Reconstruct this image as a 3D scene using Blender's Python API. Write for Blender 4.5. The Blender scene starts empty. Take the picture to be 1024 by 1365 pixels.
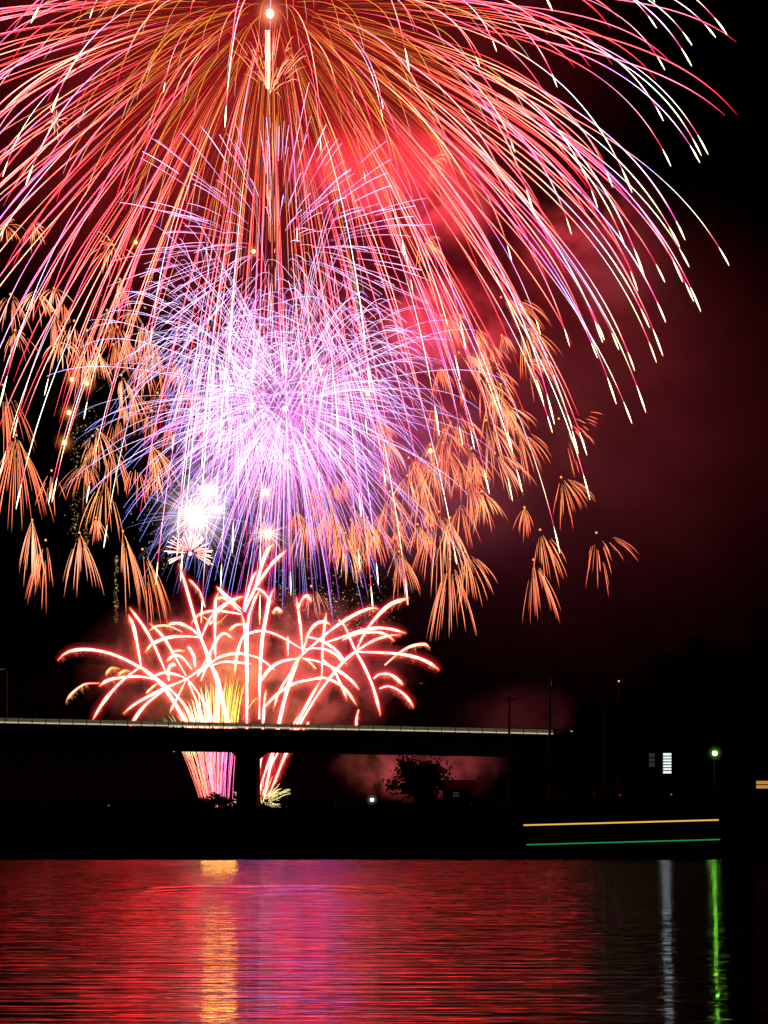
import bpy, math, random
import numpy as np
from mathutils import Vector

SC = bpy.context.scene
COL = SC.collection
rng = np.random.default_rng(7)
random.seed(7)

# ------------------------------------------------------------------ camera, sky, light, exposure
F = 1800.0            # focal length in pixels of the 1024 x 1365 photograph
HZ = 1105.0           # row of the horizon
EYE = 3.2             # eye height over the water
cam_d = bpy.data.cameras.new("camera")
cam = bpy.data.objects.new("camera", cam_d)
COL.objects.link(cam)
cam.location = (0, 0, EYE)
cam.rotation_euler = (math.radians(90), 0, 0)
cam_d.sensor_width = 36.0
cam_d.lens = 36.0 * F / 1365.0
cam_d.shift_y = (HZ - 682.5) / 1365.0
cam_d.clip_start = 0.5
cam_d.clip_end = 9000.0
SC.camera = cam

world = bpy.data.worlds.new("World")
SC.world = world
world.use_nodes = True
wn = world.node_tree
wn.nodes.clear()
w_out = wn.nodes.new("ShaderNodeOutputWorld")
w_bg = wn.nodes.new("ShaderNodeBackground")
w_sky = wn.nodes.new("ShaderNodeTexSky")
w_sky.sky_type = 'NISHITA'
w_sky.sun_disc = False
w_sky.sun_elevation = math.radians(-5)
w_sky.sun_rotation = math.radians(200)
w_bg.inputs["Strength"].default_value = 0.01
wn.links.new(w_sky.outputs[0], w_bg.inputs["Color"])
wn.links.new(w_bg.outputs[0], w_out.inputs["Surface"])

sun_d = bpy.data.lights.new("moonlight", 'SUN')
sun_d.energy = 0.001
sun_d.angle = math.radians(0.5)
sun_d.color = (1.0, 0.93, 0.85)
sun = bpy.data.objects.new("moonlight", sun_d)
COL.objects.link(sun)
sun.rotation_euler = (math.radians(25), 0, math.radians(20))

SC.view_settings.view_transform = 'Standard'
SC.view_settings.look = 'None'
SC.view_settings.exposure = 0.0
SC.view_settings.gamma = 1.0
SC.cycles.use_denoising = True
SC.cycles.filter_width = 1.5
SC.cycles.max_bounces = 6
SC.cycles.volume_bounces = 0
SC.cycles.transparent_max_bounces = 48
SC.cycles.volume_step_rate = 1.0
SC.cycles.volume_max_steps = 256
SC.cycles.sample_clamp_indirect = 6.0
SC.cycles.caustics_reflective = False
SC.cycles.caustics_refractive = False


# ------------------------------------------------------------------ helpers
def P(x, y, Y):
    """A point at depth Y seen at pixel x, y of the photograph."""
    return np.array([(x - 512.0) / F * Y, Y, EYE + (HZ - y) / F * Y])


def px(n, Y):
    return n * Y / F


def tag(o, label=None, cat=None, group=None, kind=None):
    if label: o["label"] = label
    if cat: o["category"] = cat
    if group: o["group"] = group
    if kind: o["kind"] = kind
    return o


def empty(name, loc, label, cat, group=None):
    o = bpy.data.objects.new(name, None)
    o.empty_display_size = 1.0
    COL.objects.link(o)
    o.location = Vector([float(v) for v in loc])
    return tag(o, label, cat, group)


def mesh_obj(name, verts, faces, mat, parent=None, origin=(0, 0, 0), col=None, smooth=False, mats=None, midx=None):
    """One mesh object; verts in world coordinates, stored about origin (its thing's base)."""
    v = np.asarray(verts, dtype=float) - np.asarray(origin, dtype=float)
    me = bpy.data.meshes.new(name)
    me.from_pydata(v.tolist(), [], [list(f) for f in faces])
    for m in (mats or [mat]):
        me.materials.append(m)
    if midx is not None:
        me.polygons.foreach_set("material_index", np.asarray(midx, dtype=np.int32))
    if col is not None:
        a = me.color_attributes.new("glow", 'FLOAT_COLOR', 'POINT')
        c4 = np.ones((len(v), 4), dtype=np.float32)
        c4[:, :3] = col
        a.data.foreach_set("color", c4.ravel())
    if smooth:
        me.polygons.foreach_set("use_smooth", np.ones(len(me.polygons), dtype=bool))
    me.update()
    o = bpy.data.objects.new(name, me)
    COL.objects.link(o)
    if parent is not None:
        o.parent = parent
    else:
        o.location = Vector([float(q) for q in origin])
    return o


def tube_arrays(trails, sides=4):
    """Vertices, faces and colours of tapered tubes; each trail = (points n x 3, radii n, colours n x 3)."""
    V, Fc, C, base = [], [], [], 0
    for pts, rad, colr in trails:
        pts = np.asarray(pts, float)
        n = len(pts)
        t = np.gradient(pts, axis=0)
        t /= np.maximum(np.linalg.norm(t, axis=1, keepdims=True), 1e-9)
        mean = t.mean(axis=0)
        ref = np.array([0.0, 1.0, 0.0]) if abs(mean[1]) < 0.8 else np.array([1.0, 0.0, 0.0])
        a = np.cross(t, ref)
        a /= np.maximum(np.linalg.norm(a, axis=1, keepdims=True), 1e-9)
        b = np.cross(t, a)
        ang = np.arange(sides) * (2 * math.pi / sides) + math.pi / sides
        r = np.asarray(rad, float)[:, None, None]
        ring = pts[:, None, :] + r * (np.cos(ang)[None, :, None] * a[:, None, :] + np.sin(ang)[None, :, None] * b[:, None, :])
        V.append(ring.reshape(-1, 3))
        C.append(np.repeat(np.asarray(colr, float), sides, axis=0))
        i = np.arange(n - 1)[:, None] * sides + base
        k = np.arange(sides)[None, :]
        k2 = (k + 1) % sides
        q = np.stack([i + k, i + k2, i + sides + k2, i + sides + k], axis=-1).reshape(-1, 4)
        Fc.extend(q.tolist())
        Fc.append([base + j for j in range(sides)][::-1])
        Fc.append([base + (n - 1) * sides + j for j in range(sides)])
        base += n * sides
    return np.concatenate(V), Fc, np.concatenate(C)


def tubes(name, trails, mat, parent, origin, sides=4):
    v, f, c = tube_arrays(trails, sides)
    return mesh_obj(name, v, f, mat, parent, origin, c)


def ball_arrays(c, r, seg=10, rings=6):
    V, Fc = [], []
    for i in range(rings + 1):
        th = math.pi * i / rings
        for j in range(seg):
            ph = 2 * math.pi * j / seg
            V.append((c[0] + r * math.sin(th) * math.cos(ph), c[1] + r * math.sin(th) * math.sin(ph), c[2] + r * math.cos(th)))
    for i in range(rings):
        for j in range(seg):
            j2 = (j + 1) % seg
            Fc.append((i * seg + j, (i + 1) * seg + j, (i + 1) * seg + j2, i * seg + j2))
    return np.array(V), Fc


def ball(name, c, r, colr, mat, parent, origin, seg=12, rings=8):
    v, f = ball_arrays(c, r, seg, rings)
    return mesh_obj(name, v, f, mat, parent, origin, np.tile(colr, (len(v), 1)), smooth=True)


class MB:
    """Collects boxes, bars and prisms into one mesh."""
    def __init__(s): s.v, s.f = [], []

    def box(s, x0, x1, y0, y1, z0, z1):
        b = len(s.v)
        s.v += [(x0, y0, z0), (x1, y0, z0), (x1, y1, z0), (x0, y1, z0), (x0, y0, z1), (x1, y0, z1), (x1, y1, z1), (x0, y1, z1)]
        s.f += [[b + i for i in q] for q in ((3, 2, 1, 0), (4, 5, 6, 7), (0, 1, 5, 4), (1, 2, 6, 5), (2, 3, 7, 6), (3, 0, 4, 7))]
        return s

    def prism(s, poly, y0, y1):
        b, n = len(s.v), len(poly)
        s.v += [(x, y0, z) for x, z in poly] + [(x, y1, z) for x, z in poly]
        s.f += [[b + i for i in range(n)], [b + n + i for i in range(n)][::-1]]
        s.f += [[b + i, b + n + i, b + n + (i + 1) % n, b + (i + 1) % n] for i in range(n)]
        return s

    def sweep(s, path, prof):
        """A closed profile (offset across, height) swept along path points (x, y, z)."""
        path = np.asarray(path, float)
        t = np.gradient(path, axis=0); t[:, 2] = 0
        t /= np.linalg.norm(t, axis=1, keepdims=True)
        nrm = np.stack([-t[:, 1], t[:, 0], 0 * t[:, 0]], axis=1)
        b, m = len(s.v), len(prof)
        for p, q in zip(path, nrm):
            for o, h in prof:
                s.v.append((p[0] + q[0] * o, p[1] + q[1] * o, p[2] + h))
        for i in range(len(path) - 1):
            for j in range(m):
                j2 = (j + 1) % m
                s.f.append([b + i * m + j, b + (i + 1) * m + j, b + (i + 1) * m + j2, b + i * m + j2])
        s.f.append([b + j for j in range(m)][::-1])
        s.f.append([b + (len(path) - 1) * m + j for j in range(m)])
        return s

    def rod(s, pts, rad, sides=8):
        v, f, _ = tube_arrays([(np.asarray(pts, float), np.asarray(rad, float), np.zeros((len(pts), 3)))], sides)
        b = len(s.v)
        s.v += [tuple(q) for q in v]
        s.f += [[b + i for i in q] for q in f]
        return s

    def ball(s, c, r, seg=10, rings=6):
        v, f = ball_arrays(c, r, seg, rings)
        b = len(s.v)
        s.v += [tuple(q) for q in v]
        s.f += [[b + i for i in q] for q in f]
        return s

    def build(s, name, mat, parent=None, origin=(0, 0, 0), smooth=False):
        return mesh_obj(name, s.v, s.f, mat, parent, origin, smooth=smooth)


# ------------------------------------------------------------------ materials
def new_mat(name):
    m = bpy.data.materials.new(name)
    m.use_nodes = True
    m.node_tree.nodes.clear()
    return m, m.node_tree, m.node_tree.nodes.new("ShaderNodeOutputMaterial")


def spark_mat():
    m, nt, out = new_mat("burning_spark")
    at = nt.nodes.new("ShaderNodeAttribute"); at.attribute_name = "glow"
    e = nt.nodes.new("ShaderNodeEmission")
    nt.links.new(at.outputs["Color"], e.inputs["Color"])
    nt.links.new(e.outputs[0], out.inputs["Surface"])
    m.cycles.emission_sampling = 'NONE'
    return m


def lamp_mat(name, colr, strength):
    m, nt, out = new_mat(name)
    e = nt.nodes.new("ShaderNodeEmission")
    e.inputs["Color"].default_value = (*colr, 1)
    e.inputs["Strength"].default_value = strength
    nt.links.new(e.outputs[0], out.inputs["Surface"])
    m.cycles.emission_sampling = 'NONE'
    return m


def rough_mat(name, c0, c1, scale=0.6, rough=0.9, metallic=0.0, bump=0.0, spec=0.5):
    m, nt, out = new_mat(name)
    matt = spec <= 0.1          # earth, leaves, old plaster: no sheen at all
    p = nt.nodes.new("ShaderNodeBsdfDiffuse" if matt else "ShaderNodeBsdfPrincipled")
    tc = nt.nodes.new("ShaderNodeTexCoord")
    nz = nt.nodes.new("ShaderNodeTexNoise")
    nz.inputs["Scale"].default_value = scale
    nz.inputs["Detail"].default_value = 6
    rp = nt.nodes.new("ShaderNodeValToRGB")
    rp.color_ramp.elements[0].position = 0.35; rp.color_ramp.elements[0].color = (*c0, 1)
    rp.color_ramp.elements[1].position = 0.65; rp.color_ramp.elements[1].color = (*c1, 1)
    nt.links.new(tc.outputs["Object"], nz.inputs["Vector"])
    nt.links.new(nz.outputs["Fac"], rp.inputs["Fac"])
    nt.links.new(rp.outputs["Color"], p.inputs["Color" if matt else "Base Color"])
    p.inputs["Roughness"].default_value = rough
    if not matt:
        p.inputs["Specular IOR Level"].default_value = spec
        p.inputs["Metallic"].default_value = metallic
    if bump:
        b = nt.nodes.new("ShaderNodeBump"); b.inputs["Strength"].default_value = bump
        nt.links.new(nz.outputs["Fac"], b.inputs["Height"])
        nt.links.new(b.outputs["Normal"], p.inputs["Normal"])
    nt.links.new(p.outputs[0], out.inputs["Surface"])
    return m


def halo_mat(name, colr, strength):
    """Even emission in a closed tube, an added glow round a trail."""
    m, nt, out = new_mat(name)
    e = nt.nodes.new("ShaderNodeEmission")
    e.inputs["Color"].default_value = (*colr, 1)
    e.inputs["Strength"].default_value = strength
    nt.links.new(e.outputs[0], out.inputs["Volume"])
    m.cycles.homogeneous_volume = True
    m.cycles.emission_sampling = 'NONE'
    return m


SPARK = spark_mat()
GLOWMATS = {}


def glow_mat(colr, strength):
    key = (tuple(round(c, 3) for c in colr), round(strength, 4))
    if key not in GLOWMATS:
        GLOWMATS[key] = halo_mat("painted_glow", colr, strength)  # emission shell that paints the halo of light round a trail
    return GLOWMATS[key]


def halo_ball(parent, c, origin, radii, colr, peak):
    """One ball of added glow round a star or lamp, thinning out smoothly from its centre."""
    R = max(radii) * 1.25
    key = ("halo", tuple(colr), round(R, 3), peak)
    if key not in GLOWMATS:
        m, nt, out = new_mat("painted_glow_ball")
        N, L = nt.nodes, nt.links
        tc = N.new("ShaderNodeTexCoord")
        sub = N.new("ShaderNodeVectorMath"); sub.operation = 'SUBTRACT'; sub.inputs[1].default_value = (.5, .5, .5)
        ln = N.new("ShaderNodeVectorMath"); ln.operation = 'LENGTH'
        mr = N.new("ShaderNodeMapRange")
        mr.inputs["From Min"].default_value = 0.5; mr.inputs["From Max"].default_value = 0.0
        pw = N.new("ShaderNodeMath"); pw.operation = 'POWER'; pw.inputs[1].default_value = 4.0
        ml = N.new("ShaderNodeMath"); ml.operation = 'MULTIPLY'; ml.inputs[1].default_value = 2.5 * peak / R
        e = N.new("ShaderNodeEmission"); e.inputs["Color"].default_value = (*colr, 1)
        L.new(tc.outputs["Generated"], sub.inputs[0]); L.new(sub.outputs[0], ln.inputs[0]); L.new(ln.outputs["Value"], mr.inputs["Value"])
        L.new(mr.outputs[0], pw.inputs[0]); L.new(pw.outputs[0], ml.inputs[0]); L.new(ml.outputs[0], e.inputs["Strength"])
        L.new(e.outputs[0], out.inputs["Volume"])
        m.cycles.emission_sampling = 'NONE'
        GLOWMATS[key] = m
    v, f = ball_arrays(c, R, 16, 12)
    mesh_obj("halo", v, f, GLOWMATS[key], parent, origin, smooth=True)  # halo of light painted in as an emitting ball


def burst_light(parent, loc, origin, watts, colr, radius):
    d = bpy.data.lights.new("burst_light", 'POINT')
    d.energy = watts
    d.color = colr
    d.shadow_soft_size = radius
    o = bpy.data.objects.new("burst_light", d)
    COL.objects.link(o)
    o.parent = parent
    o.location = Vector([float(a - b) for a, b in zip(loc, origin)])
    return o


CONCRETE = rough_mat("weathered_concrete", (0.16, 0.15, 0.14), (0.28, 0.27, 0.25), 0.25, 0.9, 0, 0.1)
STEEL = rough_mat("painted_steel", (0.22, 0.23, 0.23), (0.32, 0.33, 0.32), 1.5, 0.55, 0.3)
DARKSTEEL = rough_mat("dark_steel", (0.05, 0.05, 0.05), (0.09, 0.09, 0.09), 1.5, 0.6, 0.4)
ASPHALT = rough_mat("asphalt", (0.04, 0.04, 0.04), (0.06, 0.06, 0.06), 2.0, 0.9)
GRASS = rough_mat("bank_grass", (0.006, 0.009, 0.004), (0.016, 0.018, 0.008), 0.15, 1.0, 0, 0.3, 0.03)
LEAF = rough_mat("dark_leaf", (0.008, 0.013, 0.005), (0.018, 0.028, 0.010), 0.8, 0.9, 0, 0, 0.1)
BARK = rough_mat("bark", (0.05, 0.035, 0.025), (0.1, 0.075, 0.05), 2.0, 0.95, 0, 0.3)
FOREST = rough_mat("forested_hill", (0.02, 0.03, 0.012), (0.05, 0.06, 0.025), 0.02, 1.0, 0, 0, 0.05)
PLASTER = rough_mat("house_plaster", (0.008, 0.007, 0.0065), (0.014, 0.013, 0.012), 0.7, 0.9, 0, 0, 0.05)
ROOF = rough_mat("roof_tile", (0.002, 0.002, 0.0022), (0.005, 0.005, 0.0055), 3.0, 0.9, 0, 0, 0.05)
REDROOF = rough_mat("red_roof_tile", (0.10, 0.02, 0.018), (0.15, 0.035, 0.03), 3.0, 0.7, 0, 0, 0.1)
WOODPOLE = rough_mat("utility_pole_concrete", (0.16, 0.155, 0.15), (0.24, 0.23, 0.22), 1.0, 0.9)
DARKGLASS = rough_mat("dark_glass", (0.02, 0.02, 0.025), (0.03, 0.03, 0.035), 1.0, 0.1)
CARPAINT = rough_mat("pale_car_paint", (0.5, 0.5, 0.5), (0.55, 0.55, 0.55), 1.0, 0.3)
RUBBER = rough_mat("tyre_rubber", (0.015, 0.015, 0.015), (0.03, 0.03, 0.03), 4.0, 0.9)


# ------------------------------------------------------------------ ground and water
def snoise(x, y, seed=0):
    r = np.random.default_rng(seed)
    out = 0
    for i in range(7):
        a, ph, fr = r.uniform(0, 6.28), r.uniform(0, 6.28), 1.7 ** i
        out = out + np.sin((x * math.cos(a) + y * math.sin(a)) * fr + ph) / (1.35 ** i)
    return out / 3.0


def sstep(a, b, x):
    t = np.clip((x - a) / (b - a), 0, 1)
    return t * t * (3 - 2 * t)


def ground_z(x, y):
    x = np.asarray(x, float); y = np.asarray(y, float)
    edge = 139.0 + 1.2 * snoise(x * 0.06, y * 0, 3)
    top = 5.7 + 1.6 * sstep(12, 32, x) + 0.25 * snoise(x * 0.1, y * 0.1, 5)
    bank = -1.3 + (1.9) * sstep(edge - 3, edge + 4, y) + (top - 0.6) * sstep(edge + 3, 172, y)
    near = 2.9 * (1 - sstep(1.0, 12.0, y))
    hill = 21.0 * sstep(24, 62, x * 250.0 / np.maximum(y, 200)) * np.exp(-((y - 262) / 38.0) ** 2)
    return bank + near + hill


ys = np.concatenate([np.linspace(-60, 0, 8), np.linspace(2, 128, 20), np.linspace(130, 182, 53), np.linspace(185, 360, 50), np.geomspace(375, 7000, 22)])
xs = np.concatenate([-np.geomspace(7000, 160, 16), np.linspace(-150, 150, 151), np.geomspace(160, 7000, 16)])
gx, gy = np.meshgrid(xs, ys)
gz = ground_z(gx, gy)
nx, ny = len(xs), len(ys)
gv = np.stack([gx, gy, gz], -1).reshape(-1, 3)
gf = [[j * nx + i, j * nx + i + 1, (j + 1) * nx + i + 1, (j + 1) * nx + i] for j in range(ny - 1) for i in range(nx - 1)]
tag(mesh_obj("ground", gv, gf, GRASS, smooth=True), kind="structure")


def ridge_mesh(name, Y0, depth, prof, seed):
    X = np.linspace(-2200, 2200, 260)
    V, fc, rows = [], [], 7
    for j in range(rows):
        u = j / (rows - 1)
        h = np.interp(X, prof[0], prof[1]) * math.sin(math.pi * min(u, 0.5)) if j else X * 0
        n = (snoise(X * 0.006, X * 0 + j, seed) * 18 + snoise(X * 0.05, X * 0, seed + 1) * 4) * (1 if j else 0)
        V += [(x, Y0 + depth * u, 5.0 + max(0.0, hh + nn)) for x, hh, nn in zip(X, h, n)]
    m = len(X)
    for j in range(rows - 1):
        for i in range(m - 1):
            fc.append([j * m + i, j * m + i + 1, (j + 1) * m + i + 1, (j + 1) * m + i])
    return tag(mesh_obj(name, V, fc, FOREST, smooth=True), kind="structure")


ridge_mesh("hills", 1500, 700, ([-2200, -700, -420, -200, 0, 250, 420, 700, 2200], [150, 190, 215, 250, 235, 285, 290, 270, 180]), 11)


def water_mat():
    m, nt, out = new_mat("river_water")
    N, L = nt.nodes, nt.links
    p = N.new("ShaderNodeBsdfGlossy"); p.distribution = 'BECKMANN'
    deep = N.new("ShaderNodeBsdfDiffuse"); deep.inputs["Color"].default_value = (0.004, 0.005, 0.006, 1)
    fr = N.new("ShaderNodeFresnel"); fr.inputs["IOR"].default_value = 1.33
    mix = N.new("ShaderNodeMixShader")
    tc = N.new("ShaderNodeTexCoord")
    def noise(sx, sy, detail, rough=0.55):
        mp = N.new("ShaderNodeMapping")
        mp.inputs["Scale"].default_value = (sx, sy, 1)
        L.new(tc.outputs["Object"], mp.inputs["Vector"])
        n = N.new("ShaderNodeTexNoise")
        n.inputs["Scale"].default_value = 1.0
        n.inputs["Detail"].default_value = detail
        n.inputs["Roughness"].default_value = rough
        L.new(mp.outputs[0], n.inputs["Vector"])
        return n.outputs["Fac"]
    ripples = noise(0.13, 2.4, 2, 0.5)
    swell = noise(0.02, 0.45, 2)
    patch = noise(0.035, 0.09, 3)
    mr = N.new("ShaderNodeMapRange")
    mr.inputs["From Min"].default_value = 0.35; mr.inputs["From Max"].default_value = 0.65
    mr.inputs["To Min"].default_value = 0.03; mr.inputs["To Max"].default_value = 0.06
    L.new(patch, mr.inputs["Value"])
    L.new(mr.outputs[0], p.inputs["Roughness"])
    b1 = N.new("ShaderNodeBump"); b1.inputs["Strength"].default_value = 1.0; b1.inputs["Distance"].default_value = 0.04
    b2 = N.new("ShaderNodeBump"); b2.inputs["Strength"].default_value = 1.0; b2.inputs["Distance"].default_value = 0.075
    L.new(swell, b1.inputs["Height"])
    L.new(ripples, b2.inputs["Height"])
    L.new(b1.outputs[0], b2.inputs["Normal"])
    L.new(b2.outputs[0], p.inputs["Normal"])
    # finer chop riding on the long ripples: steeper facets that mirror the high sky
    chop = noise(0.2, 2.3, 2.5, 0.5)
    b3 = N.new("ShaderNodeBump"); b3.inputs["Strength"].default_value = 1.0; b3.inputs["Distance"].default_value = 0.20
    L.new(chop, b3.inputs["Height"]); L.new(b1.outputs[0], b3.inputs["Normal"])
    p2 = N.new("ShaderNodeBsdfGlossy"); p2.distribution = 'BECKMANN'; p2.inputs["Roughness"].default_value = 0.12
    p.inputs["Color"].default_value = (0.46, 0.46, 0.46, 1); p2.inputs["Color"].default_value = (0.25, 0.25, 0.25, 1)
    L.new(b3.outputs[0], p2.inputs["Normal"])
    both = N.new("ShaderNodeMixShader"); both.inputs[0].default_value = 0.7
    L.new(p.outputs[0], both.inputs[1]); L.new(p2.outputs[0], both.inputs[2])
    L.new(b2.outputs[0], fr.inputs["Normal"])
    L.new(fr.outputs[0], mix.inputs[0]); L.new(deep.outputs[0], mix.inputs[1]); L.new(both.outputs[0], mix.inputs[2])
    L.new(mix.outputs[0], out.inputs["Surface"])
    return m


wx = np.concatenate([[-1500, -400, -150], np.linspace(-60, 60, 121), [150, 400, 1500]])
wy = np.concatenate([np.linspace(-40, 15, 6), np.linspace(17, 60, 44), np.linspace(60.5, 76, 60), np.linspace(77, 160, 84)])
GX, GY = np.meshgrid(wx, wy)


def wake(x, y, yc, x0, x1, h, w):
    yy = y - yc - 0.5 * np.sin(x * 0.35) - 0.25 * np.sin(x * 0.9 + 1)
    return h * np.exp(-(yy / w) ** 2) * sstep(x0 - 2, x0 + 1.5, x) * (1 - sstep(x1 - 2, x1 + 2, x))


GZ = wake(GX, GY, 68.0, -12.5, 1.5, 0.42, 2.0) + wake(GX, GY, 126.0, -21, 4, 0.26, 2.6)
m_ = len(wx)
wf = [[j * m_ + i, j * m_ + i + 1, (j + 1) * m_ + i + 1, (j + 1) * m_ + i] for j in range(len(wy) - 1) for i in range(m_ - 1)]
tag(mesh_obj("river_water", np.stack([GX, GY, GZ], -1).reshape(-1, 3), wf, water_mat(), smooth=True), kind="structure")

# ------------------------------------------------------------------ bridge
def bridge_pt(x, up=0.0):
    Y = 180.0 + 17.0 * (x / 640.0)
    return np.array([(x - 512.0) / F * Y, Y, EYE + 13.75 + up - 0.35 * max(0.0, (x - 300) / 640.0) ** 2])


bridge = empty("road_bridge", bridge_pt(300) - [0, 0, 16], "long dark concrete girder bridge with a headlight streak along its railing crossing the frame behind the river", "bridge")
BO = np.array(bridge.location)
bx = np.linspace(-420, 900, 67)
line = [bridge_pt(x) for x in bx]
trail_line = [bridge_pt(x) for x in np.linspace(-420, 738, 58)]
MB().sweep(line, [(0, 0), (0, -0.55), (1.1, -0.7), (1.5, -2.65), (7.5, -2.65), (7.9, -0.7), (9, -0.55), (9, 0)]).build("deck_girder", CONCRETE, bridge, BO)
MB().sweep(line, [(0.02, 0.004), (0.02, 0.25), (0.35, 0.25), (0.35, 0.004)]).build("kerb", CONCRETE, bridge, BO)
MB().sweep(line, [(0.45, 0.01), (0.45, 0.03), (8.5, 0.03), (8.5, 0.01)]).build("road_surface", ASPHALT, bridge, BO)
for nm, h, t in (("top_rail", 1.12, 0.05), ("middle_rail", 0.82, 0.03), ("lower_rail", 0.30, 0.03)):
    MB().sweep(line, [(0.12, h), (0.12, h + t), (0.2, h + t), (0.2, h)]).build(nm, STEEL, bridge, BO)
TRAILGLOW = lamp_mat("headlight_trail_glow", (1.0, 0.86, 0.50), 0.6)
MB().sweep(trail_line, [(0.24, 0.42), (0.24, 0.58), (0.32, 0.58), (0.32, 0.42)]).build("headlight_trail", TRAILGLOW, bridge, BO)  # glowing bar standing in for the streak of passing headlights
TRAILDIM = lamp_mat("dim_headlight_mat", (0.95, 0.88, 0.55), 0.07)
MB().sweep(trail_line, [(0.34, 0.585), (0.34, 1.08), (0.36, 1.08), (0.36, 0.585)]).build("dim_headlight_glow", TRAILDIM, bridge, BO)  # added glowing sheet for the dim headlight glow between the rails
step = 18.2
post_proto = None
k = 0
for x in np.arange(-30, 740, step):
    p = bridge_pt(x)
    if post_proto is None:
        post_proto = MB().box(-0.05, 0.05, 0.04, 0.115, 0.25, 1.12).build("rail_post", DARKSTEEL, bridge)
        o = post_proto
    else:
        o = post_proto.copy(); COL.objects.link(o); o.parent = bridge
    o.location = Vector((p - BO).tolist())
for xp, w in ((327, 2.85), (-330, 2.85), (985, 2.85)):
    p = bridge_pt(xp)
    c = (p[0], p[1] + 4.5)
    mb = MB().box(c[0] - w / 2, c[0] + w / 2, c[1] - 3.0, c[1] + 3.0, 0.5, p[2] - 3.6)
    mb.prism([(c[0] - w / 2 - 0.9, p[2] - 2.66), (c[0] - w / 2, p[2] - 3.6), (c[0] + w / 2, p[2] - 3.6), (c[0] + w / 2 + 0.9, p[2] - 2.66)], c[1] - 3.4, c[1] + 3.4)
    mb.build("pier", CONCRETE, bridge, BO)


# ------------------------------------------------------------------ street lamps, poles
def street_lamp(base, height, arm, lit, label, bulb=None, r=0.09):
    t = empty("street_lamp", base, label, "street lamp")
    b = np.array(base, float)
    MB().rod([b, b + [0, 0, height * 0.5], b + [0, 0, height]], [r, r * 0.8, r * 0.6]).build("pole", STEEL, t, b)
    a = b + [0, 0, height]
    MB().rod([a, a + [arm * 0.5, 0, 0.18], a + [arm, 0, 0.22]], [r * 0.6, r * 0.5, r * 0.5]).build("arm", STEEL, t, b)
    h = a + [arm * 1.25, 0, 0.2]
    MB().box(h[0] - 0.32, h[0] + 0.32, h[1] - 0.14, h[1] + 0.14, h[2] - 0.02, h[2] + 0.13).build("lamp_head", STEEL, t, b)
    MB().box(h[0] - 0.25, h[0] + 0.25, h[1] - 0.11, h[1] + 0.11, h[2] - 0.07, h[2] - 0.024).build("lens", bulb or lit, t, b)
    return t


DIMLAMP = lamp_mat("faint_lamp_lens", (0.8, 0.95, 0.9), 0.12)
street_lamp(bridge_pt(568) + [0, 0.4, 0.03], 7.2, -0.55, DIMLAMP, "tall unlit street lamp on the bridge right of the red comets")
street_lamp(bridge_pt(8) + [0, 0.4, 0.03], 7.4, -0.55, DIMLAMP, "tall unlit street lamp on the bridge beside the left picture edge")


def utility_pole(x, ytop, Y, label, arms=2, transformer=False):
    b = P(x, 1060, Y); b[2] = float(ground_z(b[0], b[1])) - 0.1
    top = EYE + (HZ - ytop) / F * Y
    t = empty("utility_pole", b, label, "utility pole")
    MB().rod([b, [b[0], b[1], (b[2] + top) / 2], [b[0], b[1], top]], [0.2, 0.17, 0.13], 10).build("pole", WOODPOLE, t, b)
    for i in range(arms):
        z = top - 0.5 - 0.9 * i
        m = MB().box(b[0] - 0.9, b[0] + 0.9, b[1] - 0.26, b[1] - 0.16, z, z + 0.1)
        for s in (-0.8, 0, 0.8):
            m.rod([[b[0] + s, b[1] - 0.21, z + 0.1], [b[0] + s, b[1] - 0.21, z + 0.32]], [0.05, 0.04], 6)
        m.build("crossarm", DARKSTEEL, t, b)
    if transformer:
        MB().rod([[b[0] + 0.42, b[1], top - 3.2], [b[0] + 0.42, b[1], top - 2.3]], [0.26, 0.26], 10).build("transformer", DARKSTEEL, t, b)
    return t


utility_pole(679, 928, 172, "shorter dark utility pole standing in front of the bridge's right part", 1)
utility_pole(733, 880, 168, "tallest dark utility pole, standing where the bridge railing ends", 2, True)
utility_pole(806, 945, 178, "dark utility pole among the trees left of the lit window", 1)

# ------------------------------------------------------------------ trees and shrubs
def foliage(c, rx, ry, rz, n, size, seed, clumps=26):
    r = np.random.default_rng(seed)
    cl = r.normal(size=(clumps, 3))
    cl /= np.linalg.norm(cl, axis=1, keepdims=True)
    cl *= r.uniform(0.35, 0.92, (clumps, 1))
    V, fc = [], []
    which = r.integers(0, clumps, n)
    off = r.normal(size=(n, 3)) * 0.17
    pos = (cl[which] + off) * [rx, ry, rz] + np.asarray(c)
    for p in pos:
        a = r.normal(size=3); a /= np.linalg.norm(a)
        b = np.cross(a, r.normal(size=3)); b /= np.linalg.norm(b)
        s = size * r.uniform(0.6, 1.4)
        i = len(V)
        V += [p - a * s, p + b * s * 0.45, p + a * s, p - b * s * 0.45]
        fc.append([i, i + 1, i + 2, i + 3])
    return np.array(V), fc


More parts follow.
